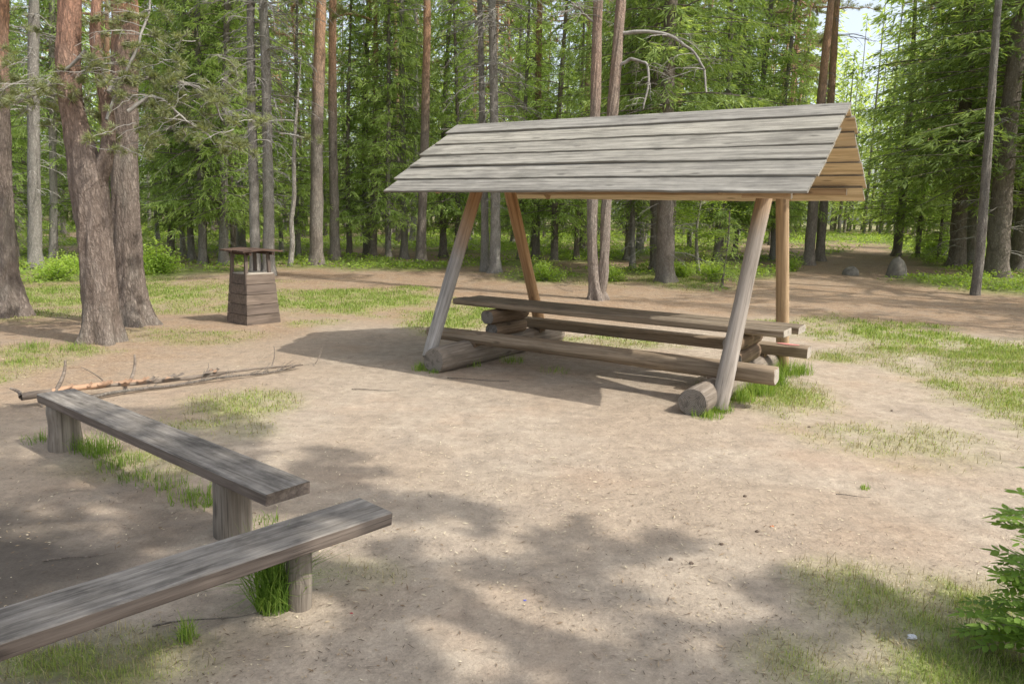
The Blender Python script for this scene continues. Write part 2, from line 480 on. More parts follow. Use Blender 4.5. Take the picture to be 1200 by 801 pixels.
# ------------------------------------------------------------------ world, sun, camera
def setup():
    w = bpy.data.worlds.new('World'); SC.world = w; w.use_nodes = True
    nt = w.node_tree; nt.nodes.clear()
    out = nt.nodes.new('ShaderNodeOutputWorld'); bg = nt.nodes.new('ShaderNodeBackground')
    sk = nt.nodes.new('ShaderNodeTexSky'); sk.sky_type = 'NISHITA'; sk.sun_disc = False
    sk.sun_elevation = EL; sk.sun_rotation = AZ
    sk.air_density = 1.0; sk.dust_density = 3.0; sk.ozone_density = 1.0
    bg.inputs['Strength'].default_value = 0.15
    hs = nt.nodes.new('ShaderNodeHueSaturation'); hs.inputs['Saturation'].default_value = 0.5; hs.inputs['Value'].default_value = 1.9
    nt.links.new(sk.outputs[0], hs.inputs['Color']); nt.links.new(hs.outputs[0], bg.inputs[0]); nt.links.new(bg.outputs[0], out.inputs[0])
    L = bpy.data.lights.new('sun', 'SUN'); L.energy = 4.5; L.angle = math.radians(0.55); L.color = (1.0, 0.945, 0.86)
    o = link(bpy.data.objects.new('sun', L)); o.location = (8, -8, 20)
    o.rotation_euler = Vector(SUN).to_track_quat('Z', 'Y').to_euler()
    cd = bpy.data.cameras.new('camera'); cam = link(bpy.data.objects.new('camera', cd))
    cd.sensor_width = 36; cd.lens = 36*FPX/1200; cd.clip_end = 1000; cd.clip_start = 0.05
    R = Matrix(((CR[0], CU[0], -CF[0]), (CR[1], CU[1], -CF[1]), (CR[2], CU[2], -CF[2])))
    cam.matrix_world = Matrix.Translation(CC)@R.to_4x4()
    SC.camera = cam
    SC.view_settings.view_transform = 'Standard'; SC.view_settings.look = 'None'
    SC.view_settings.exposure = 0; SC.view_settings.gamma = 1
    SC.render.engine = 'CYCLES'
    SC.cycles.use_denoising = True
    SC.cycles.max_bounces = 9; SC.cycles.diffuse_bounces = 5; SC.cycles.glossy_bounces = 2; SC.cycles.transmission_bounces = 6
    SC.cycles.sample_clamp_indirect = 6


# ------------------------------------------------------------------ ground
def ell(px, py, hw, hh, d):
    c = gnd(px, py); a = gnd(px+hw, py); b0 = gnd(px, py-hh); b1 = gnd(px, py+hh)
    rx = np.linalg.norm((a-c)[:2]); ry = 0.5*(np.linalg.norm((b0-c)[:2])+np.linalg.norm((b1-c)[:2]))
    return (c[0], c[1], rx, ry, d)


# lawn and grass patches: centre, half sizes as seen from the path, density
PATCH = [ell(415, 352, 105, 17, 1.0), ell(540, 372, 70, 16, 0.9), ell(720, 400, 110, 8, 0.8), ell(640, 322, 60, 8, 0.5),
         ell(1010, 388, 110, 16, 0.75), ell(1120, 412, 120, 24, 0.7), ell(1170, 460, 80, 40, 0.5), ell(1060, 525, 110, 26, 0.22),
         ell(1090, 735, 150, 60, 0.6), ell(960, 770, 110, 45, 0.38), ell(1010, 680, 90, 28, 0.38), ell(1150, 790, 120, 30, 0.65),
         ell(275, 478, 85, 24, 0.38), ell(110, 342, 110, 16, 0.75), ell(80, 362, 110, 12, 0.4), ell(60, 412, 60, 9, 0.5), ell(180, 345, 70, 14, 0.6),
         ell(250, 345, 60, 18, 0.35), ell(230, 392, 90, 8, 0.3), ell(10, 430, 50, 18, 0.4), ell(90, 780, 120, 22, 0.6), ell(150, 760, 80, 22, 0.35),
         ell(160, 545, 75, 14, 0.4), ell(420, 670, 60, 16, 0.12), ell(890, 455, 60, 20, 0.7), ell(770, 330, 60, 8, 0.5)]


def grass_mask(x, y):
    n = fbm(x*0.9, y*0.9, 11, 4); n2 = fbm(x*3.5, y*3.5, 23, 3)
    m = np.zeros_like(np.asarray(x, float))
    for cx, cy, rx, ry, d in PATCH:
        r = np.sqrt(((x-cx)/rx)**2+((y-cy)/ry)**2)
        k = np.clip(1.4-r+(n-0.5)*1.5, 0, 1)
        m = np.maximum(m, d*smooth(0.0, 1.0, k))
    return np.clip(m*(0.45+1.1*smooth(0.3, 0.65, n2)), 0, 1)


def edge_y(x):
    """where the bare ground ends and the undergrowth of the wood begins"""
    return np.interp(x, [-40, -16, -11, -8.5, -5, 0, 6, 9, 12, 14, 16, 40], [14, 15.2, 16.5, 20.5, 22.5, 23.5, 22.5, 22, 26.5, 26, 21, 20])


def under_mask(x, y):
    n = fbm(x*0.35, y*0.35, 31, 4)
    e = edge_y(x)
    m = smooth(-0.6, 1.0, y-e+(n-0.5)*7)*smooth(0.42, 0.62, n+0.05)
    # the path through the trees stays bare
    px = np.interp(y, [18, 24, 32, 60], [8.6, 10.9, 15.0, 30]); wd = np.interp(y, [18, 24, 30, 34, 40], [4.5, 2.9, 2.2, 1.0, 0.05])
    m = m*smooth(wd*0.7, wd, np.abs(x-px)+(n-0.5)*1.5)
    # a bank of bilberry to the right of the path, young growth to the left and behind the shelter
    for cx, cy, rx, ry, d in UNDERP:
        r = np.sqrt(((x-cx)/rx)**2+((y-cy)/ry)**2)
        m = np.maximum(m, d*smooth(0.0, 0.5, 1.15-r+(n-0.5)*0.8))
    return np.clip(m, 0, 1)


UNDERP = [ell(1155, 334, 88, 11, 1.0), ell(1215, 330, 60, 14, 1.0), ell(1100, 328, 30, 5, 0.9), ell(120, 318, 110, 9, 0.9), ell(625, 324, 55, 7, 0.8), ell(830, 318, 60, 8, 0.7)]


def ground():
    xs = np.concatenate([-np.geomspace(9, 160, 50)[::-1], np.linspace(-8.9, 8.9, 250), np.geomspace(9, 160, 50)])
    ys = np.concatenate([-np.geomspace(1, 80, 25)[::-1], np.linspace(-0.9, 1.4, 6), np.linspace(1.5, 14, 230), np.geomspace(14.1, 220, 110)])
    X, Y = np.meshgrid(xs, ys)
    G = grass_mask(X, Y); Uu = under_mask(X, Y)
    Z = terrain(X, Y)+0.05*(fbm(X*0.5, Y*0.5, 3, 3)-0.5)*smooth(3, 9, np.abs(Y-6)+np.abs(X)*0.3)+0.022*(fbm(X*2.2, Y*2.2, 5, 4)-0.5)+G*0.012+Uu*0.05
    # little mounds where the wood meets the soil
    V = np.stack([X, Y, Z], -1).reshape(-1, 3)
    ny, nx = X.shape
    i, j = np.meshgrid(np.arange(ny-1), np.arange(nx-1), indexing='ij')
    F = np.stack([i*nx+j, i*nx+j+1, (i+1)*nx+j+1, (i+1)*nx+j], -1).reshape(-1, 4)
    M = Mat('forest_soil')
    pos = M.coords('World')
    n1 = M.noise(pos, 0.55, 5, 0.6); n2 = M.noise(pos, 3.2, 6, 0.65); n3 = M.noise(pos, 28, 5, 0.75); n4 = M.noise(pos, 150, 3, 0.7)
    sand = M.ramp(n2, [(0.25, (0.278, 0.232, 0.182)), (0.5, (0.37, 0.313, 0.248)), (0.75, (0.43, 0.369, 0.295))])
    sand = M.mix(M.grey(n1, 0.50, 0.68, 0, 0.55), sand, (0.40, 0.30, 0.22))
    sand = M.mix(M.grey(M.noise(pos, 1.7, 4, 0.6), 0.52, 0.72, 0, 0.5), sand, (0.31, 0.265, 0.22))
    litter = M.ramp(n3, [(0.3, (0.115, 0.073, 0.045)), (0.5, (0.27, 0.182, 0.113)), (0.72, (0.42, 0.315, 0.21))])
    c = M.mix(M.math('MULTIPLY', M.attr('litter'), M.grey(M.math('ADD', n2, M.math('MULTIPLY', n1, 0.4)), 0.45, 0.85, 0.45, 1.0)), sand, litter)
    gr = M.ramp(n3, [(0.3, (0.14, 0.175, 0.05)), (0.55, (0.27, 0.32, 0.10)), (0.75, (0.42, 0.42, 0.19))])
    c = M.mix(M.math('MULTIPLY', M.attr('grass'), M.grey(n3, 0.2, 0.55, 0.55, 1.0)), c, gr)
    c = M.mix(M.attr('under'), c, M.ramp(n3, [(0.3, (0.11, 0.14, 0.045)), (0.7, (0.24, 0.29, 0.09))]))
    speck = M.grey(n4, 0.33, 0.44)
    c = M.mix(M.math('MULTIPLY', M.math('SUBTRACT', 1.0, speck), 0.40), c, (0.10, 0.075, 0.055))
    pale = M.grey(M.noise(pos, 95, 2, 0.5), 0.66, 0.72)
    c = M.mix(M.math('MULTIPLY', pale, 0.5), c, (0.6, 0.52, 0.40))
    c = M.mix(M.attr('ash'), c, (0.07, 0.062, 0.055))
    n5 = M.noise(pos, 9, 4, 0.6)
    c = M.mix(0.8, c, M.ramp(n5, [(0.3, (0.80, 0.79, 0.78)), (0.7, (1.16, 1.15, 1.13))]), 'MULTIPLY')
    n6 = M.noise(pos, 55, 4, 0.75)
    c = M.mix(0.5, c, M.ramp(n6, [(0.3, (0.70, 0.69, 0.68)), (0.7, (1.26, 1.25, 1.22))]), 'MULTIPLY')
    h = M.math('ADD', M.math('ADD', M.math('MULTIPLY', n3, 0.7), M.math('MULTIPLY', n4, 0.3)), M.math('MULTIPLY', n5, 1.6))
    mat = M.bsdf(c, 0.95, h, 0.5, 0.03, 0.1)
    m = mesh_np('ground', V, F, mat, smooth_sh=True)
    lit = smooth(11, 15, Y+(fbm(X*0.6, Y*0.6, 41, 3)-0.5)*4)*0.9
    lit = np.maximum(lit, smooth(-1.5, -4.5, X+(fbm(X*0.8, Y*0.8, 43, 3)-0.5)*3)*smooth(5.0, 8.0, Y)*0.8)
    lit = np.maximum(lit, 0.25*smooth(0.45, 0.7, fbm(X*0.9, Y*0.9, 47, 3)))
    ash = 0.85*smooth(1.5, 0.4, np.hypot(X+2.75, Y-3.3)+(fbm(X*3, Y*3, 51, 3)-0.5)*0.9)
    for nm, A in (('grass', G), ('under', Uu*0.9), ('litter', lit), ('ash', ash)):
        a = m.attributes.new(nm, 'FLOAT', 'POINT'); a.data.foreach_set('value', A.ravel().astype(np.float32))
    tag(obj('ground', m), kind='structure')


def gz(x, y):
    return terrain(x, y)+0.05*(fbm(x*0.5, y*0.5, 3, 3)-0.5)*smooth(3, 9, np.abs(y-6)+np.abs(x)*0.3)+0.022*(fbm(x*2.2, y*2.2, 5, 4)-0.5)


def blades(S, x, y, z, h, w, tint, lean=0.5):
    n = len(x)
    a = rng.uniform(0, 2*PI, n); b = a+rng.normal(0, 0.6, n)+PI/2
    side = np.stack([np.cos(a), np.sin(a), 0*a], 1)
    ln = np.abs(rng.normal(0, lean, n))
    d1 = unit(np.stack([np.cos(b)*ln*0.5, np.sin(b)*ln*0.5, 1+0*a], 1))
    d2 = unit(np.stack([np.cos(b)*ln*1.6, np.sin(b)*ln*1.6, 1-0.35*ln], 1))
    P = np.stack([x, y, z-0.005], 1); h = h[:, None]; w = w[:, None]
    m = P+d1*h*0.55; t = m+d2*h*0.5
    V = np.stack([P-side*w*0.5, P+side*w*0.5, m+side*w*0.42, m-side*w*0.42, t+side*w*0.08, t-side*w*0.08], 1).reshape(-1, 3)
    k = np.arange(n)[:, None]*6
    F = np.concatenate([k+np.array([[0, 1, 2, 3]]), k+np.array([[3, 2, 4, 5]])], 0)
    S.add(V, F, np.repeat(tint, 6))


def grass():
    S = NP(); D = NP()
    # candidates: near ground sampled densely, far ground with fewer, wider blades
    for (x0, x1, y0, y1, n, w, hs) in ((-3, 4, 2.3, 5.5, 200000, 0.0032, 0.85), (-9, 9, 5.5, 11, 330000, 0.006, 1.1), (-16, 20, 11, 24, 420000, 0.011, 1.3)):
        x = rng.uniform(x0, x1, n); y = rng.uniform(y0, y1, n)
        keep = np.abs(x) < 0.72*y+1.0
        x, y = x[keep], y[keep]
        g = grass_mask(x, y)
        k = rng.uniform(0, 1, len(x)) < np.clip(g**1.6*0.95, 0, 1)
        x, y, g = x[k], y[k], g[k]
        h = (0.016+0.042*g*rng.uniform(0.2, 1.3, len(x)))*hs
        t = np.clip(rng.normal(0.55, 0.25, len(x))-0.15*(g-0.5)+0.15*(y < 8), 0, 1)
        blades(S, x, y, gz(x, y)+g*0.01, h, np.full(len(x), w), t, 0.7)
        # dry blades lie flatter and spread wider
        nd_ = n*3//4; x = rng.uniform(x0, x1, nd_); y = rng.uniform(y0, y1, nd_)
        keep = np.abs(x) < 0.72*y+1.0
        x, y = x[keep], y[keep]
        g = grass_mask(x, y); k = rng.uniform(0, 1, len(x)) < 0.34*smooth(0.02, 0.4, g)
        x, y, g = x[k], y[k], g[k]
        blades(D, x, y, gz(x, y)+g*0.01, 0.03+0.05*rng.uniform(0, 1, len(x)), np.full(len(x), w*0.8), rng.uniform(0.1, 1, len(x)), 1.6)
    tag(obj('grass', S.mesh('grass', M_GRASS)), kind='stuff')
    tag(obj('dry_grass', D.mesh('dry_grass', M_STRAW)), kind='stuff')


def undergrowth():
    S = NP()
    n = 420000
    y = 13+50*rng.uniform(0, 1, n)**1.5; x = rng.uniform(-1, 1, n)*(0.75*y+4)
    m = under_mask(x, y)
    k = rng.uniform(0, 1, n) < m*smooth(0.25, 0.65, fbm(x*1.6, y*1.6, 63, 3))
    x, y, m = x[k], y[k], m[k]
    n = len(x)
    hgt = (0.05+0.24*fbm(x*0.8, y*0.8, 61, 3)*m)*rng.uniform(0.2, 1.0, n)
    sz = 0.042*(0.6+y/35)*rng.uniform(0.6, 1.4, n)
    a = rng.uniform(0, 2*PI, n); e = rng.uniform(-0.3, 0.9, n)
    d = np.stack([np.cos(a)*np.cos(e), np.sin(a)*np.cos(e), np.sin(e)], 1)
    s = unit(np.stack([-np.sin(a), np.cos(a), rng.normal(0, 0.4, n)], 1))
    C = np.stack([x, y, gz(x, y)+hgt+0.03], 1)
    S.leaves(C, d, s, sz*1.7, sz, np.clip(0.25+0.5*hgt/0.3+rng.normal(0, 0.15, n), 0, 1))
    tag(obj('undergrowth', S.mesh('undergrowth', M_BERRY)), kind='stuff')


def ground_litter():
    S = NP()
    n = 17000
    y = 2.4+9*rng.uniform(0, 1, n)**1.3; x = rng.uniform(-1, 1, n)*(0.7*y+0.3)
    cl = fbm(x*0.8, y*0.8, 71, 3)
    k = rng.uniform(0, 1, n) < smooth(0.35, 0.6, cl)*0.8+0.2
    x, y = x[k], y[k]; n = len(x)
    a = rng.uniform(0, PI, n)
    d = np.stack([np.cos(a), np.sin(a), rng.normal(0.03, 0.06, n)], 1)
    s = np.stack([-np.sin(a), np.cos(a), rng.normal(0, 0.25, n)], 1)
    L = np.clip(rng.lognormal(-3.7, 0.5, n), 0.01, 0.09)
    kind = rng.uniform(0, 1, n)
    S.leaves(np.stack([x, y, gz(x, y)+0.006], 1), d, s, L*np.where(kind < 0.6, 0.9, 0.7), np.where(kind < 0.5, 0.0035, 0.006)*rng.uniform(0.6, 1.5, n), kind)
    # more pale chips in a band between the benches and the shelter
    n = 900
    c = gnd(640, 560); x = rng.normal(c[0], 1.3, n); y = rng.normal(c[1], 0.9, n)
    a = rng.uniform(0, PI, n)
    d = np.stack([np.cos(a), np.sin(a), rng.normal(0.03, 0.06, n)], 1); s = np.stack([-np.sin(a), np.cos(a), rng.normal(0, 0.25, n)], 1)
    S.leaves(np.stack([x, y, gz(x, y)+0.007], 1), d, s, rng.uniform(0.01, 0.045, n), rng.uniform(0.003, 0.009, n), np.full(n, 0.95))
    M = Mat('chips_and_needles')
    c = M.ramp(M.attr('tint'), [(0.0, (0.07, 0.05, 0.035)), (0.5, (0.15, 0.105, 0.07)), (0.7, (0.28, 0.20, 0.12)), (0.88, (0.45, 0.37, 0.24)), (1.0, (0.66, 0.58, 0.42))])
    tag(obj('ground_litter', S.mesh('ground_litter', M.bsdf(c, 0.9))), kind='stuff')


# ------------------------------------------------------------------ timber pieces (local X is the length)
def log_mb(L, r0, r1, k=18, seg=14, seed=0, flat_top=None, flat_bot=None, bend=0.0, tint=0.0, flat_side=None):
    rs = np.random.default_rng(seed)
    a = np.linspace(0, 2*PI, k, endpoint=False)
    rings = []
    ph = rs.uniform(0, 6, 4)
    for i in range(seg+1):
        t = i/seg; r = r0+(r1-r0)*t
        r = r*(1+0.03*math.sin(3*t*PI+ph[0])+0.02*math.sin(9*t+ph[1]))
        if i in (0, seg): r *= 0.96
        rr = r*(1+0.035*np.sin(2*a+ph[2]+t)+0.02*np.sin(3*a+ph[3]+2*t))
        y = rr*np.cos(a)+bend*math.sin(PI*t); z = rr*np.sin(a)+0.3*bend*math.sin(PI*t+1)
        if flat_side is not None: y = np.clip(y, -flat_side, flat_side)
        if flat_top is not None: z = np.minimum(z, flat_top+0.002*np.sin(5*a))
        if flat_bot is not None: z = np.maximum(z, flat_bot)
        x = np.full(k, t*L)
        if i in (0, seg): x = x+rs.normal(0, 0.004, k)
        rings.append(np.stack([x, y, z], 1))
    # a thin bevel ring at each end
    c0 = rings[0].copy(); c0[:, 0] -= 0.012; c0[:, 1:] *= 0.9
    c1 = rings[-1].copy(); c1[:, 0] += 0.012; c1[:, 1:] *= 0.9
    return loft([c0]+rings+[c1], 0, 1, tint)


def plank_mb(L, W, T, seed=0, seg=20, wav=0.004, wany=0.0, mb=None, tint=0.0, side_mat=1, endm=1, off=(0, 0, 0), top_mat=0, bot_mat=0, ch=0.006):
    """sawn board, chamfered, slightly uneven: x 0..L, y -W/2..W/2, z -T..0"""
    rs = np.random.default_rng(seed); mb = mb or MB()
    ph = rs.uniform(0, 6, 6)
    rings = []
    for i in range(seg+1):
        t = i/seg; x = t*L
        y0 = -W/2+wav*math.sin(4*t+ph[0])+wany*math.sin(7*t+ph[1])*0.5+rs.normal(0, wav*0.3)
        y1 = W/2+wav*math.sin(5*t+ph[2])+wany*math.sin(6*t+ph[3])*0.5+rs.normal(0, wav*0.3)
        z0 = wav*0.7*math.sin(3*t+ph[4]); zt = z0; zb = -T+z0
        c = ch*(1+0.12*rs.uniform(-1, 1))
        ring = [(x, y0+c, zb), (x, y1-c, zb), (x, y1, zb+c), (x, y1, zt-c), (x, y1-c, zt), (x, y0+c, zt), (x, y0, zt-c), (x, y0, zb+c)]
        if i in (0, seg): ring = [(p[0]+rs.normal(0, 0.004), p[1], p[2]) for p in ring]
        rings.append(np.array(ring)+np.array(off))
    k = 8; V = [p for r in rings for p in r]; F = []; M = []
    mm = [bot_mat, side_mat, side_mat, top_mat, top_mat, top_mat, side_mat, side_mat]
    for i in range(seg):
        for j in range(k):
            F.append((i*k+j, (i+1)*k+j, (i+1)*k+(j+1) % k, i*k+(j+1) % k)); M.append(mm[j])
    F = [tuple(reversed(f)) for f in F]
    mb.add(V, F, M, tint, False)
    mb.add(rings[0], [tuple(range(k-1, -1, -1))], endm, tint); mb.add(rings[-1], [tuple(range(k))], endm, tint)
    return mb


def frame_x(p0, p1, up=(0, 0, 1)):
    """matrix whose local X runs from p0 to p1"""
    p0 = Vector(p0); p1 = Vector(p1)
    x = (p1-p0).normalized(); u = Vector(up)
    y = u.cross(x)
    if y.length < 1e-3: y = Vector((0, 1, 0)).cross(x)
    y.normalize(); z = x.cross(y)
    m = Matrix((x, y, z)).transposed().to_4x4(); m.translation = p0
    return m, (p1-p0).length


# ------------------------------------------------------------------ the shelter
SHX, SHY, SHYAW = 1.236, 8.973, -0.5775
RL, RW, RE, RH = 2.383, 1.428, 2.045, 2.956


def shelter():
    root = empty('picnic_shelter', (SHX, SHY, 0), 'weathered log picnic table with bench seats under a grey board gable roof', 'picnic shelter', SHYAW)

    def log(name, p0, p1, r0, r1, mat, seed, up=(0, 0, 1), **kw):
        m, L = frame_x(p0, p1, up)
        return log_mb(L, r0, r1, seed=seed, tint=seed*0.137, **kw).build(name, [mat, kw.get('em') or M_END], root, m)

    # roof slopes of lapped boards
    for side, n, nm in ((-1, 6, 'front'), (1, 7, 'back')):
        mb = MB(); rs = np.random.default_rng(40+n)
        run = math.hypot(RW, RH-RE); dv = RW/run; dz = (RH-RE)/run      # down-slope direction
        step = run/n
        for i in range(n):
            W = step*1.16+rs.uniform(-0.01, 0.02)
            s_low = (i+1)*step+rs.uniform(-0.008, 0.008)
            s_top = s_low-W
            if i == 0: s_top = 0.0; W = s_low
            T = 0.026
            x0 = -RL+rs.uniform(-0.035, 0.03); x1 = RL+rs.uniform(-0.02, 0.018)
            seg = 44; rings = []; ph = rs.uniform(0, 6, 4)
            for q in range(seg+1):
                t = q/seg; x = x0+(x1-x0)*t
                lo = s_low+0.006*math.sin(5*t+ph[0])+0.003*math.sin(17*t+ph[3])+rs.normal(0, 0.002)
                lift = 0.025+0.005*math.sin(4*t+ph[1])+0.002*math.sin(11*t+ph[0])+rs.normal(0, 0.001)       # lower edge rides on the board below
                warp = 0.010*math.sin(2.3*t+ph[2])
                def P(s_, h_):
                    return (x, side*(s_*dv+h_*dz), RH-s_*dz+h_*dv)
                e = 0.004
                rings.append([P(s_top, -T+0.0), P(lo-e, lift-T+warp*0.3), P(lo, lift-T+e+warp*0.3), P(lo, lift-e+warp*0.3), P(lo-e, lift+warp*0.3), P(s_top, 0.0)])
            k = 6; V = [p for r in rings for p in r]; F = []; M = []
            mm = [1, 2, 2, 0, 0, 2]
            for q in range(seg):
                for j in range(k):
                    f = (q*k+j, (q+1)*k+j, (q+1)*k+(j+1) % k, q*k+(j+1) % k)
                    F.append(f if side > 0 else tuple(reversed(f))); M.append(mm[j])
            tn = 0.11*i+0.05*n
            mb.add(V, F, M, tn)
            mb.add(rings[0], [tuple(range(k))], 2, tn); mb.add(rings[-1], [tuple(range(k-1, -1, -1))], 2, tn)
        mb.build('roof_slope', [M_ROOF, M_ROOF_UNDER, M_ROOF_EDGE], root)
    # ridge beam, eave purlins, rafters
    log('ridge_beam', (-2.2, 0, 2.79), (2.2, 0, 2.80), 0.065, 0.06, M_POST_WARM, 61)
    for v, x0, x1, zz in ((-1.27, 1.78, 2.2, 2.075), (1.12, -2.25, 2.22, 2.17)):
        m, L = frame_x((x0, v, zz), (x1, v, zz))
        plank_mb(L, 0.07, 0.07, seed=int(v*10+30), side_mat=0, endm=1, ch=0.008).build('purlin', [M_POST_TAN, M_END_LIGHT], root, m)
    for u in (-1.72, 1.56):
        for sd in (-1, 1):
            m, L = frame_x((u, sd*0.03, 2.87), (u, sd*1.27, 2.10), (0, sd, 1))
            plank_mb(L, 0.06, 0.07, seed=77+int(u)+sd, side_mat=0, endm=0, ch=0.008).build('rafter', [M_POST_TAN], root, m)
        m, L = frame_x((u+0.07, -0.75, 2.3), (u+0.07, 0.75, 2.3))
        plank_mb(L, 0.05, 0.09, seed=90, side_mat=0, endm=1, ch=0.006).build('tie_beam', [M_POST_TAN, M_END_LIGHT], root, m)
    # four posts, leaning together
    def post(u0, v0, z0, u1, v1, z1, r, mat, seed, bend=0.0):
        log('post', (u0, v0, z0), (u1, v1, z1), r, r*0.92, mat, seed, up=(1, 0, 0), bend=bend, seg=20)
    post(-1.829, -1.274, 0.14, -1.79, -0.05, 2.72, 0.085, M_POST_GREY, 1, 0.03)
    post(-1.829, 1.331, 0.14, -1.79, 0.06, 2.72, 0.082, M_POST_WARM, 2, -0.015)
    post(1.641, -1.13, 0.03, 1.74, -0.05, 2.72, 0.08, M_POST_LIGHT, 3, 0.012)
    post(1.641, 1.266, 0.03, 1.74, 0.06, 2.72, 0.075, M_POST_TAN, 4, 0.01)
    # base logs
    log('base_log', (-1.62, -1.42, 0.135), (-1.58, 1.32, 0.14), 0.168, 0.15, M_LOG, 5, k=24)
    log('base_log', (1.49, -1.42, 0.118), (1.49, 1.25, 0.125), 0.15, 0.145, M_LOG, 6, k=24)
    # stacked support logs under the table
    for u, s in ((-1.56, 0), (1.52, 3)):
        log('support_log', (u, -0.34, 0.375), (u, 0.36, 0.375), 0.10, 0.10, M_LOG_DARK, 11+s, flat_bot=-0.085, flat_top=0.085)
        log('support_log', (u-0.01, -0.42, 0.545), (u, 0.40, 0.545), 0.105, 0.095, M_LOG_DARK, 12+s, flat_top=0.085, flat_bot=-0.085)
    # table top: two thick boards
    for (v, u0, u1, w, s) in ((-0.158, -2.214, 2.0, 0.30, 0), (0.158, -2.20, 2.07, 0.30, 1)):
        m, L = frame_x((u0, v, 0.722), (u1, v, 0.722))
        plank_mb(L, w, 0.075, seed=20+s, seg=30, wav=0.007, wany=0.01, side_mat=2, endm=1, ch=0.012, tint=0.3*s).build('table_board', [M_TABLE, M_END_LIGHT, M_SEAT], root, m)
    # bench seats
    m, L = frame_x((-2.203, -0.772, 0.352), (2.06, -0.772, 0.36))
    log_mb(L, 0.088, 0.118, k=20, seg=24, seed=31, flat_top=0.058, flat_bot=-0.108, bend=0.012, flat_side=0.1).build('bench_seat', [M_SEAT, M_END_LIGHT], root, m)
    m, L = frame_x((-2.12, 0.756, 0.415), (2.04, 0.756, 0.415))
    b = plank_mb(L, 0.20, 0.125, seed=33, seg=24, wav=0.005, wany=0.006, side_mat=0, endm=1, ch=0.014).build('bench_seat', [M_SEAT, M_END_LIGHT], root, m)
    # faded red paint near the end of the far seat
    mb = MB(); k = 12
    ring = [(L-0.24+0.13*math.cos(q*2*PI/k)*(1+0.2*math.sin(3*q)), 0.05*math.sin(q*2*PI/k)*(1+0.2*math.cos(5*q)), 0.0075) for q in range(k)]
    mb.add(ring, [tuple(range(k))], 0).build('paint_mark', M_PINK, b)
    # flat pads under the far ends of the seats (short blocks on the base logs)
    for u in (-1.54, 1.49):
        for v in (-0.772, 0.756):
            m, L = frame_x((u-0.07, v, 0.285), (u+0.07, v, 0.285))
            plank_mb(L, 0.16, 0.06, seed=55, seg=2, side_mat=0, endm=0).build('seat_block', [M_LOG_DARK], root, m)


# ------------------------------------------------------------------ plank benches in front
def bench(name, label, a, b, w, z, legs, seed, leg_r):
    """a, b: ends of the centre line"""
    a = np.array(a); b = np.array(b)
    yaw = math.atan2(b[1]-a[1], b[0]-a[0]); L = float(np.hypot(*(b-a)))
    root = empty(name, (a[0], a[1], 0), label, 'bench', yaw)
    pl = plank_mb(L, w, 0.066, seed=seed, seg=40, wav=0.0018, wany=0.001, side_mat=1, endm=1, ch=0.006)
    o = pl.build('seat_board', [M_PLANK, M_PLANK_SIDE], root); o.location = (0, 0, z)
    for i, (d, off, r) in enumerate(legs):
        m, LL = frame_x((d, off, -0.08), (d+0.01, off, z-0.07), (1, 0, 0))
        log_mb(LL, r*1.04, r, k=20, seg=8, seed=seed+10+i, flat_top=r*0.82).build('leg', [M_BPOST, M_END], root, m)
    return root


def benches():
    bench('plank_bench', 'grey plank bench with long board lying in front of the fallen branch', (-3.50, 5.72), (-1.14, 3.76), 0.27, 0.42, [(0.17, -0.02, 0.115), (2.5, 0.0, 0.105)], 3, 0.11)
    bench('plank_bench', 'dark grey plank bench nearest the viewer, cut off by the left edge', (-2.95, 1.10), (-0.655, 3.545), 0.265, 0.42, [(0.5, 0, 0.11), (2.97, 0.075, 0.058)], 5, 0.1)


def tuft(name, label, x, y, n, h, spread, mat=None, group=None, dry=0.2, lean=0.75):
    S = NP()
    r = np.minimum(np.abs(rng.normal(0, spread, n)), 1.1*spread); a = rng.uniform(0, 2*PI, n)
    px = r*np.cos(a); py = r*np.sin(a)
    blades(S, px, py, 0*px, h*rng.uniform(0.45, 1.1, n), rng.uniform(0.003, 0.006, n), np.where(rng.uniform(0, 1, n) < dry, 0.97, rng.uniform(0.15, 0.8, n)), lean)
    o = obj(name, S.mesh(name, mat or M_TUFT), None, (x, y, float(gz(x, y))))
    return tag(o, label, 'grass tuft', group)


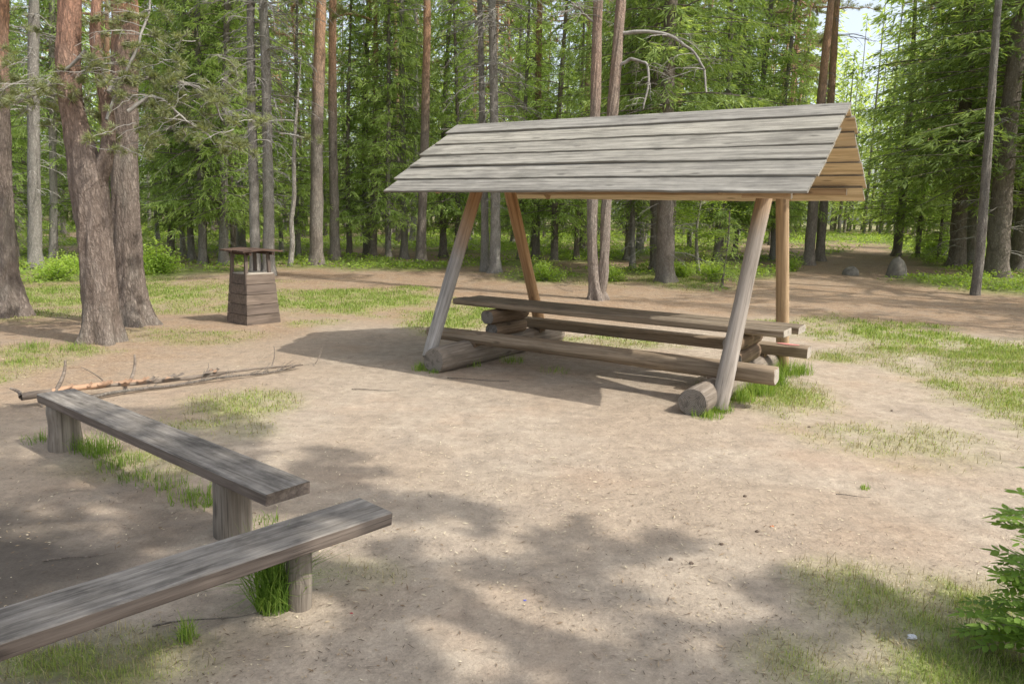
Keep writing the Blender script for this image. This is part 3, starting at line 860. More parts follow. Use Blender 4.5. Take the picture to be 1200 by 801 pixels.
def tufts():
    c = gnd(322, 712); tuft('grass_tuft', 'tall bright green grass tuft at the leg of the nearest bench', c[0], c[1], 560, 0.40, 0.07, dry=0.06, lean=0.95)
    c = gnd(218, 752); tuft('grass_tuft', 'small grass tuft under the middle of the nearest bench', c[0], c[1], 90, 0.13, 0.04)
    for px, py, n, h, s in ((50, 515, 90, 0.10, 0.13), (95, 528, 120, 0.15, 0.10), (120, 532, 200, 0.19, 0.11), (142, 546, 130, 0.12, 0.14), (168, 560, 100, 0.10, 0.14), (195, 573, 100, 0.09, 0.13), (222, 586, 120, 0.12, 0.11), (244, 592, 80, 0.10, 0.09), (305, 612, 70, 0.07, 0.09)):
        c = gnd(px, py); tuft('grass_tuft', 'green grass tuft growing beneath the long bench by the fallen branch', c[0], c[1], n, h, s, group='tufts under the far plank bench')
    for px, py, n, h, s in ((828, 488, 260, 0.10, 0.13), (845, 482, 260, 0.13, 0.1), (868, 470, 320, 0.2, 0.12), (890, 462, 380, 0.22, 0.13), (908, 452, 320, 0.24, 0.12), (922, 440, 260, 0.22, 0.13), (940, 438, 220, 0.18, 0.11), (900, 440, 240, 0.22, 0.12)):
        c = gnd(px, py); tuft('grass_tuft', 'lush grass tuft beside the right end log of the shelter', c[0], c[1], n, h, s, group='tufts at the right end of the shelter', dry=0.25)
    for px, py, n, h, s in ((492, 434, 160, 0.12, 0.08), (508, 437, 60, 0.08, 0.07), (552, 428, 150, 0.13, 0.11), (600, 424, 120, 0.12, 0.14), (650, 436, 60, 0.1, 0.15)):
        c = gnd(px, py); tuft('grass_tuft', 'short grass tuft along the left end log of the shelter', c[0], c[1], n, h, s, group='tufts at the left end of the shelter')
    for px, py, n, h, s in ((40, 408, 130, 0.14, 0.15), (85, 410, 130, 0.14, 0.15), (25, 425, 90, 0.12, 0.15)):
        c = gnd(px, py); tuft('grass_tuft', 'grass tuft on brown needles in front of the left pines', c[0], c[1], n, h, s, group='tufts in front of the left pines')
    c = gnd(1013, 572); tuft('weed', 'tiny green weed alone on the bare sand', c[0], c[1], 40, 0.05, 0.03)['category'] = 'weed'


# ------------------------------------------------------------------ bin shaped like a well
def well_bin():
    c = np.array([-4.20, 12.28])
    root = empty('wooden_bin', (c[0], c[1], float(gz(*c))), 'brown plank bin shaped like a little well with a small board roof', 'bin', math.radians(50))
    mb_levels = 5; H = 0.80
    body = MB()
    for i in range(mb_levels):
        z0 = i*H/mb_levels; z1 = (i+1)*H/mb_levels-0.008
        for s in range(4):
            w0 = 0.30-0.055*z0/H; w1 = 0.30-0.055*z1/H
            j = 0.003*math.sin(i*3+s*2)
            ca, sa = math.cos(s*PI/2), math.sin(s*PI/2)
            ov = 0.003 if (i+s) % 2 else -0.003
            L0 = w0+ov; L1 = w1+ov; t = 0.025
            def P(u, d, z): return (d*ca-u*sa, d*sa+u*ca, z)
            V = [P(-L0, w0+j, z0), P(L0, w0+j, z0), P(L0, w0+j-t, z0), P(-L0, w0+j-t, z0), P(-L1, w1+j+0.003, z1), P(L1, w1+j+0.003, z1), P(L1, w1+j-t, z1), P(-L1, w1+j-t, z1)]
            body.add(V, [(3, 2, 1, 0), (4, 5, 6, 7), (0, 1, 5, 4), (1, 2, 6, 5), (2, 3, 7, 6), (3, 0, 4, 7)], 0, 0.21*i+0.13*s)
    body.build('body', M_BIN, root)
    lid = MB(); w = 0.235
    lid.add([(-w, -w, H-0.02), (w, -w, H-0.02), (w, w, H-0.02), (-w, w, H-0.02), (-w, -w, H+0.008), (w, -w, H+0.008), (w, w, H+0.008), (-w, w, H+0.008)],
            [(3, 2, 1, 0), (4, 5, 6, 7), (0, 1, 5, 4), (1, 2, 6, 5), (2, 3, 7, 6), (3, 0, 4, 7)]).build('rim', M_BINTOP, root)
    for sx in (-1, 1):
        for sy in (-1, 1):
            m, L = frame_x((sx*0.215, sy*0.215, H-0.25), (sx*0.195, sy*0.195, 1.125), (1, 0, 0))
            plank_mb(L, 0.05, 0.05, seed=3+sx+2*sy, seg=4, side_mat=0, endm=0).build('post', M_BIN, root, m)
    rf = MB()
    for side in (-1, 1):
        for i in range(4):
            u0 = -0.33+i*0.166
            z_r = 1.165; drop = 0.025
            V = []
            for (u, jit) in ((u0, 0), (u0+0.158, 0)):
                for (v, z) in ((0.0, z_r), (side*(0.35+0.012*math.sin(i*5+side)), z_r-drop)):
                    for h in (0, 0.024): V.append((v, u, z+h+0.006*(i % 2)))
            rf.add(V, [(0, 1, 3, 2), (4, 6, 7, 5), (0, 2, 6, 4), (1, 5, 7, 3), (0, 4, 5, 1), (2, 3, 7, 6)], 0, 0.17*i+0.4*side)
    rf.build('roof', M_BINROOF, root)
    for sx in (-1, 1):
        m, L = frame_x((sx*0.20, -0.31, 1.145), (sx*0.20, 0.31, 1.145))
        plank_mb(L, 0.04, 0.05, seed=8, seg=3, side_mat=0, endm=0).build('roof_batten', M_BINROOF, root, m)


# ------------------------------------------------------------------ fallen branches, stones, litter
def fallen():
    M = Mat('peeling_bark')
    n = M.noise(M.coords('Object', (5, 30, 30)), 1, 5, 0.7); n2 = M.noise(M.coords('Object', (3.2, 3, 3)), 1, 3, 0.5)
    c = M.ramp(n, [(0.3, (0.085, 0.065, 0.05)), (0.7, (0.27, 0.225, 0.18))])
    f = M.math('MULTIPLY', M.grey(n2, 0.5, 0.53), M.grey(M.attr('tint'), 0.45, 0.75, 0, 0.75))
    mat = M.bsdf(M.mix(f, c, (0.46, 0.28, 0.17)), 0.85, n, 0.7, 0.01)
    a = gnd(25, 470, 0.06); b = gnd(352, 428, 0.03)
    d = b-a; L = np.linalg.norm(d); yaw = math.atan2(d[1], d[0])
    root = empty('fallen_branch', a*np.array([1, 1, 0]), 'long fallen pine stem with peeling orange bark lying behind the long bench', 'branch', yaw)
    S = NP()
    t = np.linspace(0, 1, 40)
    P = np.stack([t*L, 0.05*np.sin(4*t)+0.02*np.sin(11*t), 0.10-0.06*t+0.012*np.sin(9*t)], 1)
    V, F = tube_np(P, 0.034*(1-0.75*t)+0.003*np.sin(60*t)+0.002*np.sin(23*t), 8, 0.4, 3)
    S.add(V, F, np.repeat(1-t, 8)); main = S.mesh('stem', mat, True); obj('stem', main, root)
    for (u, ex, ey, ez, r) in ((0.28, 0.14, 0.14, 0.27, 0.024), (0.13, 0.0, -0.10, -0.10, 0.02), (0.95, 0.11, 0.14, 0.26, 0.022), (0.9, -0.05, -0.08, -0.10, 0.015), (0.75, -0.2, 0.1, 0.2, 0.008), (2.45, 0.12, 0.15, 0.22, 0.009), (1.7, 0.1, 0.12, 0.1, 0.007), (3.0, 0.15, 0.1, 0.18, 0.006), (3.3, 0.15, -0.12, 0.06, 0.005), (0.0, -0.05, 0.16, 0.06, 0.022)):
        p = np.array([u, 0.05*math.sin(4*u/L), 0.10-0.06*u/L]); q = np.linspace(0, 1, 7)[:, None]
        T = NP(); T.tube(p+q*np.array([ex, ey, ez])+0.03*np.sin(q*3)*np.array([1, 0.4, 0]), r*(1-0.55*q[:, 0]), 6, 0.2, 4)
        obj('side_branch', T.mesh('side_branch', mat, True), root)
    # curled bark flakes
    for u in np.concatenate([rng.uniform(0.3, 1.9, 16)]):
        K = NP(); L_ = rng.uniform(0.04, 0.14); n_ = 6; q = np.linspace(0, 1, n_)
        for s in (1,):
            P = np.stack([u+q*L_, np.full(n_, 0.0)+0.03*math.sin(4*u), 0.125-0.06*u/L+0.03*q*q], 1)
            V = np.concatenate([P+np.array([0, -0.03, 0]), P+np.array([0, 0.03, 0.006])]); F = [(i, i+1, n_+i+1, n_+i) for i in range(n_-1)]
            K.add(V, F, 1.0)
        obj('bark_flake', K.mesh('bark_flake', mat), root)
    a = gnd(105, 467, 0.02); b = gnd(345, 431, 0.02); d = b-a; L = np.linalg.norm(d); yaw = math.atan2(d[1], d[0])
    S = NP(); t = np.linspace(0, 1, 30)
    P = np.stack([t*L, 0.04*np.sin(6*t), 0.03+0.01*np.sin(13*t)], 1)
    S.tube(P, 0.02*(1-0.6*t), 6, 0.3, 5)
    for i in range(22):
        u = rng.uniform(0.2, L); q = np.linspace(0, 1, 5)[:, None]
        S.tube(np.array([u, 0.03*math.sin(6*u/L), 0.03])+q*np.array([rng.uniform(0.05, 0.22), rng.uniform(-0.15, 0.15), rng.uniform(0, 0.09)]), 0.005*(1-0.6*q[:, 0]), 4)
    o = obj('fallen_branch', S.mesh('fallen_branch', M_DARKBARK, True), None, a*np.array([1, 1, 0])); o.rotation_euler = (0, 0, yaw)
    tag(o, 'thin dark fallen branch beside the peeling pine stem', 'branch')

    # single twigs on the sand
    for px, py, ln, yw, lab in ((1000, 582, 0.22, -0.25, 'thin twig lying near the tiny green weed'), (440, 458, 0.5, -0.05, 'pale twig left of the shelter shadow'), (95, 655, 0.35, 0.35, 'dark twig between the two benches'), (560, 446, 0.7, -0.15, 'bent root-like twig beside the left end log'), (250, 728, 0.5, 0.3, 'long thin stick under the nearest bench')):
        c = gnd(px, py); q = np.linspace(0, 1, 8)
        S = NP(); S.tube(np.stack([(q-0.5)*ln, 0.03*ln*np.sin(7*q), 0.012+0*q], 1), 0.005*(0.5+ln)*(1-0.6*q), 5, 0.3, 8)
        o = obj('twig', S.mesh('twig', M_DARKBARK, True), None, (c[0], c[1], float(gz(c[0], c[1])))); o.rotation_euler = (0, 0, yw)
        tag(o, lab, 'twig')

    # litter
    def blob(name, px, py, r, flat, col, label, cat, seed):
        c = gnd(px, py); k = 9; rs = np.random.default_rng(seed); rings = []
        for i, (h, f) in enumerate(((0, 0.8), (0.35, 1.0), (0.75, 0.8), (1.0, 0.35))):
            a = np.linspace(0, 2*PI, k, endpoint=False)
            rr = r*f*(1+0.35*rs.uniform(-1, 1, k))
            rings.append(np.stack([rr*np.cos(a), rr*np.sin(a)*0.75, np.full(k, h*r*flat)+rs.normal(0, r*0.1, k)], 1))
        m = Mat(name+'_surface'); m = m.bsdf(m.mix(m.noise(m.coords('Object', (40, 40, 40)), 1, 3), tuple(x*0.65 for x in col), col), 0.6)
        o = loft(rings, 0, 0, sm=False).build(name, m); o.location = (c[0], c[1], float(gz(c[0], c[1]))); tag(o, label, cat)
    blob('crumpled_paper', 1069, 747, 0.022, 0.9, (0.8, 0.8, 0.82), 'small crumpled white paper in the grass at lower right', 'litter', 1)
    blob('bark_piece', 905, 617, 0.012, 0.7, (0.55, 0.17, 0.06), 'small bright orange bark piece on the sand', 'litter', 2)
    blob('bottle_cap', 615, 702, 0.008, 0.5, (0.12, 0.13, 0.45), 'tiny blue cap lying on the shaded sand', 'litter', 3)
    blob('bottle_cap', 412, 719, 0.008, 0.5, (0.35, 0.05, 0.06), 'tiny dark red cap right of the nearest bench', 'litter', 4)
    for px, py in ((948, 501), (887, 623), (845, 638), (810, 660), (786, 655), (1045, 481), (873, 582)):
        blob('pine_cone', px, py, 0.013, 1.0, (0.15, 0.11, 0.08), 'dark pine cone lying on the open sand right of centre', 'cone', px)
    for o in bpy.data.objects:
        if o.name.startswith('pine_cone'): o['group'] = 'pine cones on the sand'
    # boulders beside the path
    Ms = Mat('granite'); n = Ms.noise(Ms.coords('Object', (4, 4, 4)), 1, 7, 0.7)
    ms = Ms.bsdf(Ms.ramp(n, [(0.3, (0.10, 0.09, 0.075)), (0.7, (0.26, 0.24, 0.205))]), 0.9, n, 0.7, 0.05)
    for px, py, wpx, hr_, lab, sd, pw in ((1053, 326, 25, 1.0, 'pointed grey boulder standing at the right side of the path', 1, 0.75), (999, 323, 20, 0.5, 'low rounded grey boulder in the middle of the path', 2, 1.0), (1083, 327, 20, 0.35, 'flat half buried stone right of the pointed boulder', 3, 1.0)):
        c = gnd(px, py); w = wpx*c[1]/FPX; rs = np.random.default_rng(sd)
        k = 20; a = np.linspace(0, 2*PI, k, endpoint=False); rings = []
        for t in np.linspace(-0.15, 1, 9):
            f = math.sqrt(max(0.0, 1-max(t, 0)**2)) if pw == 1.0 else (1-max(t, 0)**3.5)**0.6*0.9+0.1
            f = max(f, 0.12)
            rr = w/2*f*(1+0.28*(fbm(np.cos(a)*1.2+t+sd, np.sin(a)*1.2+sd*3, sd, 3)-0.5)*2*0.6)
            rings.append(np.stack([rr*np.cos(a)*(1-0.35*max(t, 0)*(pw < 1))+0.06*w*t, rr*np.sin(a)*0.8, np.full(k, t*w*hr_)+0.03*w*np.sin(3*a)], 1))
        o = loft(rings, 0, 0, sm=True).build('boulder', ms); o.location = (c[0], c[1]+w*0.3, float(gz(c[0], c[1]))); tag(o, lab, 'boulder')


# ------------------------------------------------------------------ foliage building
def spruce_branch(S, B, base, az, L, droop, rs, size, dens, tshift, dead=0.0):
    """one flat drooping spray"""
    nb = max(5, int(L*7))
    t = np.linspace(0, 1, nb)
    side0 = np.array([-math.sin(az), math.cos(az), 0.0]); out = np.array([math.cos(az), math.sin(az), 0.0])
    up = rs.uniform(-0.05, 0.25); bend = rs.normal(0, 0.12)
    P = base+out*(L*t)[:, None]+np.array([0, 0, 1.0])*(L*(up*t-droop*t*t+0.18*droop*t**4))[:, None]+side0*(bend*L*t*t)[:, None]
    B.tube(P, 0.016*(0.4+L*0.45)*(1-0.9*t)+0.002, 4)
    nt = max(5, int(L*15*dens))
    tt = rs.uniform(0.06, 1.0, nt)
    tt = np.concatenate([tt, [0.97, 1.0]]); nt = len(tt)
    pp = np.stack([np.interp(tt, t, P[:, i]) for i in range(3)], 1)
    sg = np.where(rs.uniform(0, 1, nt) < 0.5, -1.0, 1.0)
    ang = rs.uniform(0.5, 1.15, nt)*sg; ang[-2:] *= 0.2
    hang = rs.uniform(0.0, 1.15, nt)
    d = unit(out*np.cos(ang)[:, None]+side0*np.sin(ang)[:, None]+np.array([0, 0, -1.0])*(hang+droop*tt*0.6)[:, None])
    l = (0.16+0.42*L*0.5*(1-tt)*(0.4+tt))*rs.uniform(0.6, 1.25, nt)*(0.8+0.25*size)
    # needles along each twig
    m = np.maximum(4, (l/(0.032*size)).astype(int))
    idx = np.repeat(np.arange(nt), m)
    q = rs.uniform(0.0, 1.0, len(idx))
    C = pp[idx]+d[idx]*(l[idx]*q)[:, None]-np.array([0, 0, 1.0])*(0.32*l[idx]*q*q)[:, None]
    nd = unit(d[idx]+rs.normal(0, 0.30, (len(idx), 3))+np.array([0, 0, -0.12]))
    ns = unit(np.cross(nd, unit(np.array([0, 0, 0.8])+rs.normal(0, 1.0, (len(idx), 3)))))
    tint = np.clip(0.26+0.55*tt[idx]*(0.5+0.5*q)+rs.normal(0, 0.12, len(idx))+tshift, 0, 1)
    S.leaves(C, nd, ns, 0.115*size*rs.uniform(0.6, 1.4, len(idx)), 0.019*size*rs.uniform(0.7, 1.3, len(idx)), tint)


def dead_twigs(T, base, az, L, rs, k=1.0):
    t = np.linspace(0, 1, 7); out = np.array([math.cos(az), math.sin(az), 0.0])
    dr = rs.uniform(0.15, 0.6)
    w = np.cumsum(rs.normal(0, 0.035*L, (7, 3)), 0)*t[:, None]
    P = base+out*(L*t)[:, None]+np.array([0, 0, 1.0])*(L*(rs.uniform(-0.1, 0.2)*t-dr*t*t))[:, None]+w
    T.tube(P, (0.004+0.006*L)*(1-0.8*t)*k+0.0015, 3)
    for _ in range(int(2+L*5)):
        s = rs.uniform(0.2, 0.95); p = np.array([np.interp(s, t, P[:, i]) for i in range(3)])
        a2 = az+rs.uniform(-1.2, 1.2); l = rs.uniform(0.12, 0.4)*L*(1.15-s)+0.06
        q = np.linspace(0, 1, 4)
        Q = p+np.array([math.cos(a2), math.sin(a2), 0])*(l*q)[:, None]+np.array([0, 0, -1.0])*(l*rs.uniform(0, 0.9)*q*q)[:, None]
        T.tube(Q, (0.003+0.003*L)*(1-0.75*q)*k+0.001, 3)


def trunk_mesh(name, H, r0, mat, seed, sway=0.12, k=10, top=0.02, rough=0.22, z0=-0.15):
    rs = np.random.default_rng(seed)
    z = np.concatenate([np.linspace(z0, 1.2, 9), np.linspace(1.5, H, int(10+H*1.5))])
    P = np.stack([sway*np.sin(z*0.25+rs.uniform(0, 6))*z/H*2, sway*np.sin(z*0.21+rs.uniform(0, 6))*z/H*2, z], 1)
    P[:, :2] -= P[0, :2]
    R = np.maximum(top, r0*(1-z/H)**0.75); R = R*(1+0.55*np.exp(-np.clip(z, 0, None)/0.22))
    ph = rs.uniform(0, 6)
    fl = lambda s, a: 1+0.22*np.exp(-np.clip(z, 0, None)[:, None]/0.25)*np.sin(4*a+ph)
    S = NP(); V, F = tube_np(P, R, k, rough, seed, fl); S.add(V, F)
    return S.mesh(name, mat, True), P


def make_spruce(seed, H, r0, cb, Rmax, size, dens, needle, bark, tshift=0.0, gap=0.27, dead=True, zmax_detail=9.0):
    rs = np.random.default_rng(seed)
    tm, P = trunk_mesh('trunk', H, r0, bark, seed)
    S = NP(); B = NP(); T = NP()
    z = cb
    while z < H-0.25:
        f = (z-cb)/(H-cb)
        Lz = Rmax*(1-f)**1.05*(0.55+0.45*min(1, f*6+rs.uniform(0.2, 0.7)))
        nb = rs.integers(3, 6) if z < zmax_detail else rs.integers(3, 5)
        a0 = rs.uniform(0, 2*PI)
        for i in range(nb):
            L = max(0.25, Lz*rs.uniform(0.6, 1.15)); base = np.array([np.interp(z, P[:, 2], P[:, 0]), np.interp(z, P[:, 2], P[:, 1]), z+rs.uniform(-0.12, 0.12)])
            hi = z > zmax_detail
            spruce_branch(S, B, base, a0+i*2*PI/nb+rs.normal(0, 0.3), L, rs.uniform(0.18, 0.5)*(1-0.5*f), rs, size*(1.7 if hi else 1), dens*(0.26 if hi else 1), tshift+rs.normal(0, 0.08))
        z += gap*rs.uniform(0.7, 1.3)*(1.5 if z > zmax_detail else 1)
    if dead:
        for zz in np.arange(0.8, cb+1.5, 0.22):
            for _ in range(rs.integers(1, 3)):
                base = np.array([np.interp(zz, P[:, 2], P[:, 0]), np.interp(zz, P[:, 2], P[:, 1]), zz])
                dead_twigs(T, base, rs.uniform(0, 2*PI), rs.uniform(0.3, 1.3), rs, 1.2)
    S.join(B, 1)
    if T.V: S.join(T, 2)
    return [('trunk', tm), ('crown', S.mesh('crown', [needle, M_DARKBARK, M_DEADTWIG]))]


def pine_sprays(S, B, base, az, L, rs, up, size=1.0, dens=1.0, thin=1.0, wid=0.012):
    t = np.linspace(0, 1, 9); out = np.array([math.cos(az), math.sin(az), 0.0]); side = np.array([-out[1], out[0], 0])
    w = np.cumsum(rs.normal(0, 0.03*L, (9, 3)), 0)
    P = base+out*(L*t)[:, None]+np.array([0, 0, 1.0])*(L*(up*t-0.25*t*t))[:, None]+w
    B.tube(P, ((0.01+0.02*L)*(1-0.85*t)+0.004)*thin, 5)
    n = max(3, int(L*9*dens)); s = rs.uniform(0.35, 1.0, n)
    p0 = np.stack([np.interp(s, t, P[:, i]) for i in range(3)], 1)
    a2 = az+rs.uniform(-1.4, 1.4, n); l = rs.uniform(0.1, 0.45, n)*L*(1.25-s)
    e = rs.uniform(-0.2, 0.6, n)
    p1 = p0+np.stack([np.cos(a2)*l, np.sin(a2)*l, e*l], 1)
    for i in range(n):
        B.tube(np.array([p0[i], 0.5*(p0[i]+p1[i])+rs.normal(0, 0.02, 3), p1[i]]), np.array([0.009, 0.007, 0.004])*thin**0.6, 3)
    # needle tufts along the outer twig
    reps = 4
    for r in range(reps):
        f = 0.45+0.55*r/(reps-1)
        c = p0+(p1-p0)*f
        m = 13; idx = np.repeat(np.arange(n), m)
        d = unit(unit(p1-p0)[idx]*0.7+rs.normal(0, 0.75, (len(idx), 3))+np.array([0, 0, 0.25]))
        s_ = unit(np.cross(d, rs.normal(0, 1, (len(idx), 3))))
        S.leaves(c[idx], d, s_, 0.11*size*rs.uniform(0.7, 1.3, len(idx)), np.full(len(idx), wid*size), np.clip(rs.normal(0.5, 0.22, len(idx)), 0, 1))


def pine_crown(seed, H, cb, R, size=1.0, nbr=34, wid=0.012):
    rs = np.random.default_rng(seed); S = NP(); B = NP()
    for i in range(nbr):
        f = (i+rs.uniform(0, 1))/nbr; z = cb+(H-cb)*f
        L = R*(0.35+0.9*math.sin(PI*min(1, 0.25+0.75*f)))*rs.uniform(0.6, 1.2)
        pine_sprays(S, B, np.array([0, 0, z]), rs.uniform(0, 2*PI), L, rs, rs.uniform(0.1, 0.7), size, wid=wid)
    return S, B


def make_pine(seed, H, r0, cb, R, bark, size=1.4, nbr=26, dead=8, wid=0.012):
    rs = np.random.default_rng(seed)
    tm, P = trunk_mesh('trunk', H, r0, bark, seed, top=0.04)
    S, B = pine_crown(seed, H, cb, R, size, nbr, wid)
    T = NP()
    for _ in range(dead):
        zz = rs.uniform(2.5, cb); dead_twigs(T, np.array([np.interp(zz, P[:, 2], P[:, 0]), np.interp(zz, P[:, 2], P[:, 1]), zz]), rs.uniform(0, 2*PI), rs.uniform(0.3, 1.4), rs, 1.5)
    S.join(B, 1).join(T, 2)
    return [('trunk', tm), ('crown', S.mesh('crown', [M_PINE, bark, M_DEADTWIG]))]


def make_leafy(seed, H, r0, cb, R, bark, nleaf, leaf=0.075, needle=None):
    rs = np.random.default_rng(seed)
    tm, P = trunk_mesh('trunk', H, r0, bark, seed, sway=0.35, top=0.012, k=8)
    S = NP(); B = NP(); ends = []
    n = int(14+H*4)
    for i in range(n):
        z = cb+(H-cb)*rs.uniform(0, 1)**0.9; az = rs.uniform(0, 2*PI); L = R*rs.uniform(0.5, 1.1)*(1.15-(z-cb)/(H-cb))
        base = np.array([np.interp(z, P[:, 2], P[:, 0]), np.interp(z, P[:, 2], P[:, 1]), z]); t = np.linspace(0, 1, 6)
        Q = base+np.array([math.cos(az), math.sin(az), 0])*(L*t)[:, None]+np.array([0, 0, 1.0])*(L*(rs.uniform(0.1, 0.8)*t-0.35*t*t))[:, None]
        B.tube(Q, 0.014*(1-0.85*t)+0.002, 4)
        for s in rs.uniform(0.25, 1.0, 7):
            ends.append((np.array([np.interp(s, t, Q[:, j]) for j in range(3)]), 0.28*L+0.12))
    E = np.array([e[0] for e in ends]); Rr = np.array([e[1] for e in ends])
    idx = rs.integers(0, len(E), nleaf)
    C = E[idx]+rs.normal(0, 1, (nleaf, 3))*(Rr[idx]*0.5)[:, None]*np.array([1, 1, 0.6])
    a = rs.uniform(0, 2*PI, nleaf)
    d = unit(np.stack([np.cos(a), np.sin(a), rs.normal(-0.3, 0.4, nleaf)], 1)); s = unit(np.cross(d, np.array([0, 0, 1.0])+rs.normal(0, 0.5, (nleaf, 3))))
    S.leaves(C, d, s, leaf*rs.uniform(0.7, 1.3, nleaf), leaf*0.62*rs.uniform(0.7, 1.3, nleaf), np.clip(0.5+0.35*(C[:, 2]-cb)/(H-cb)-0.15+rs.normal(0, 0.15, nleaf), 0, 1))
    return [('trunk', tm), ('crown', S.join(B, 1).mesh('crown', [needle or M_LEAF, bark]))]


def make_deadspruce(seed, H, r0, bark, R=1.9, zlo=1.8, n=190, live_from=9.0):
    """spruce whose lower limbs are bare and grey, live only near the top"""
    rs = np.random.default_rng(seed)
    tm, P = trunk_mesh('trunk', H, r0, bark, seed)
    T = NP(); S = NP(); B = NP()
    for i in range(n):
        z = rs.uniform(zlo, live_from+1.5)
        dead_twigs(T, np.array([np.interp(z, P[:, 2], P[:, 0]), np.interp(z, P[:, 2], P[:, 1]), z]), rs.uniform(0, 2*PI), R*rs.uniform(0.35, 1.0)*min(1.0, 0.35+(z-zlo)/3.0), rs, 1.3)
    z = live_from
    while z < H-0.3:
        for i in range(4):
            spruce_branch(S, B, np.array([0, 0, z]), rs.uniform(0, 2*PI), max(0.3, R*(1-(z-live_from)/(H-live_from))**0.8), rs.uniform(0.2, 0.5), rs, 1.8, 0.6, 0)
        z += 0.5
    return [('trunk', tm), ('crown', S.join(B, 1).join(T, 2).mesh('crown', [M_SPRUCE, M_DARKBARK, M_DEADTWIG]))]


def make_bush(seed, H, R, nleaf, leaf=0.06, mat=None):
    rs = np.random.default_rng(seed); S = NP(); B = NP(); E = []
    for i in range(int(9+R*8)):
        a = rs.uniform(0, 2*PI); r = R*rs.uniform(0.1, 0.95); h = H*rs.uniform(0.55, 1.05)*(1-0.35*(r/R)**2); t = np.linspace(0, 1, 6)
        Q = np.stack([r*math.cos(a)*t**0.8, r*math.sin(a)*t**0.8, h*t], 1); B.tube(Q, 0.007*(1-0.8*t)+0.0015, 4)
        for s in rs.uniform(0.3, 1, 8): E.append(np.array([np.interp(s, t, Q[:, j]) for j in range(3)]))
    E = np.array(E); idx = rs.integers(0, len(E), nleaf)
    C = E[idx]+rs.normal(0, 0.10*R+0.03, (nleaf, 3)); C[:, 2] = np.maximum(C[:, 2], 0.03)
    a = rs.uniform(0, 2*PI, nleaf)
    d = unit(np.stack([np.cos(a), np.sin(a), rs.normal(-0.15, 0.4, nleaf)], 1)); s = unit(np.cross(d, np.array([0, 0, 1.0])+rs.normal(0, 0.45, (nleaf, 3))))
    S.leaves(C, d, s, leaf*rs.uniform(0.7, 1.3, nleaf), leaf*0.65*rs.uniform(0.7, 1.3, nleaf), np.clip(0.3+0.5*C[:, 2]/H+rs.normal(0, 0.15, nleaf), 0, 1))
    return [('crown', S.join(B, 1).mesh('crown', [mat or M_LEAF, M_DEADTWIG]))]


def put(parts, name, label, cat, x, y, rz=0.0, s=1.0, sz=None, group=None, lean=None):
    o = empty(name, (x, y, float(terrain(x, y))), label, cat, rz, group)
    o.scale = (s, s, sz or s)
    if lean is not None:
        q = Vector((0, 0, 1)).rotation_difference(Vector(lean).normalized())
        o.rotation_mode = 'QUATERNION'; o.rotation_quaternion = q@Euler((0, 0, rz)).to_quaternion()
    for nm, me in parts:
        c = link(bpy.data.objects.new(nm, me)); c.parent = o
    return o


# ------------------------------------------------------------------ individually shaped near trees
def px_trunk(name, Y, pts, k=16, bark=None, ext=None, seed=0, rough=0.2):
    """tube along (px, py, width px) at depth Y"""
    P = []; R = []
    for px, py, w in pts:
        P.append(at(px, py, Y)); R.append(w/2*Y/FPX*0.87)
    P = np.array(P); R = np.array(R)
    if ext:
        P = np.concatenate([P, [P[-1]+np.array(ext[:3])]]); R = np.concatenate([R, [ext[3]]])
    # resample
    s = np.concatenate([[0], np.cumsum(np.linalg.norm(np.diff(P, axis=0), axis=1))])
    n = int(s[-1]/0.05)+6; u = np.linspace(0, s[-1], n)
    from_ = lambda A: np.interp(u, s, A)
    Q = np.stack([from_(P[:, i]) for i in range(3)], 1); Rr = from_(R)
    for _ in range(20):     # soften the corners
        Q[1:-1] = 0.25*Q[:-2]+0.5*Q[1:-1]+0.25*Q[2:]; Rr[1:-1] = 0.25*Rr[:-2]+0.5*Rr[1:-1]+0.25*Rr[2:]
    return Q, Rr


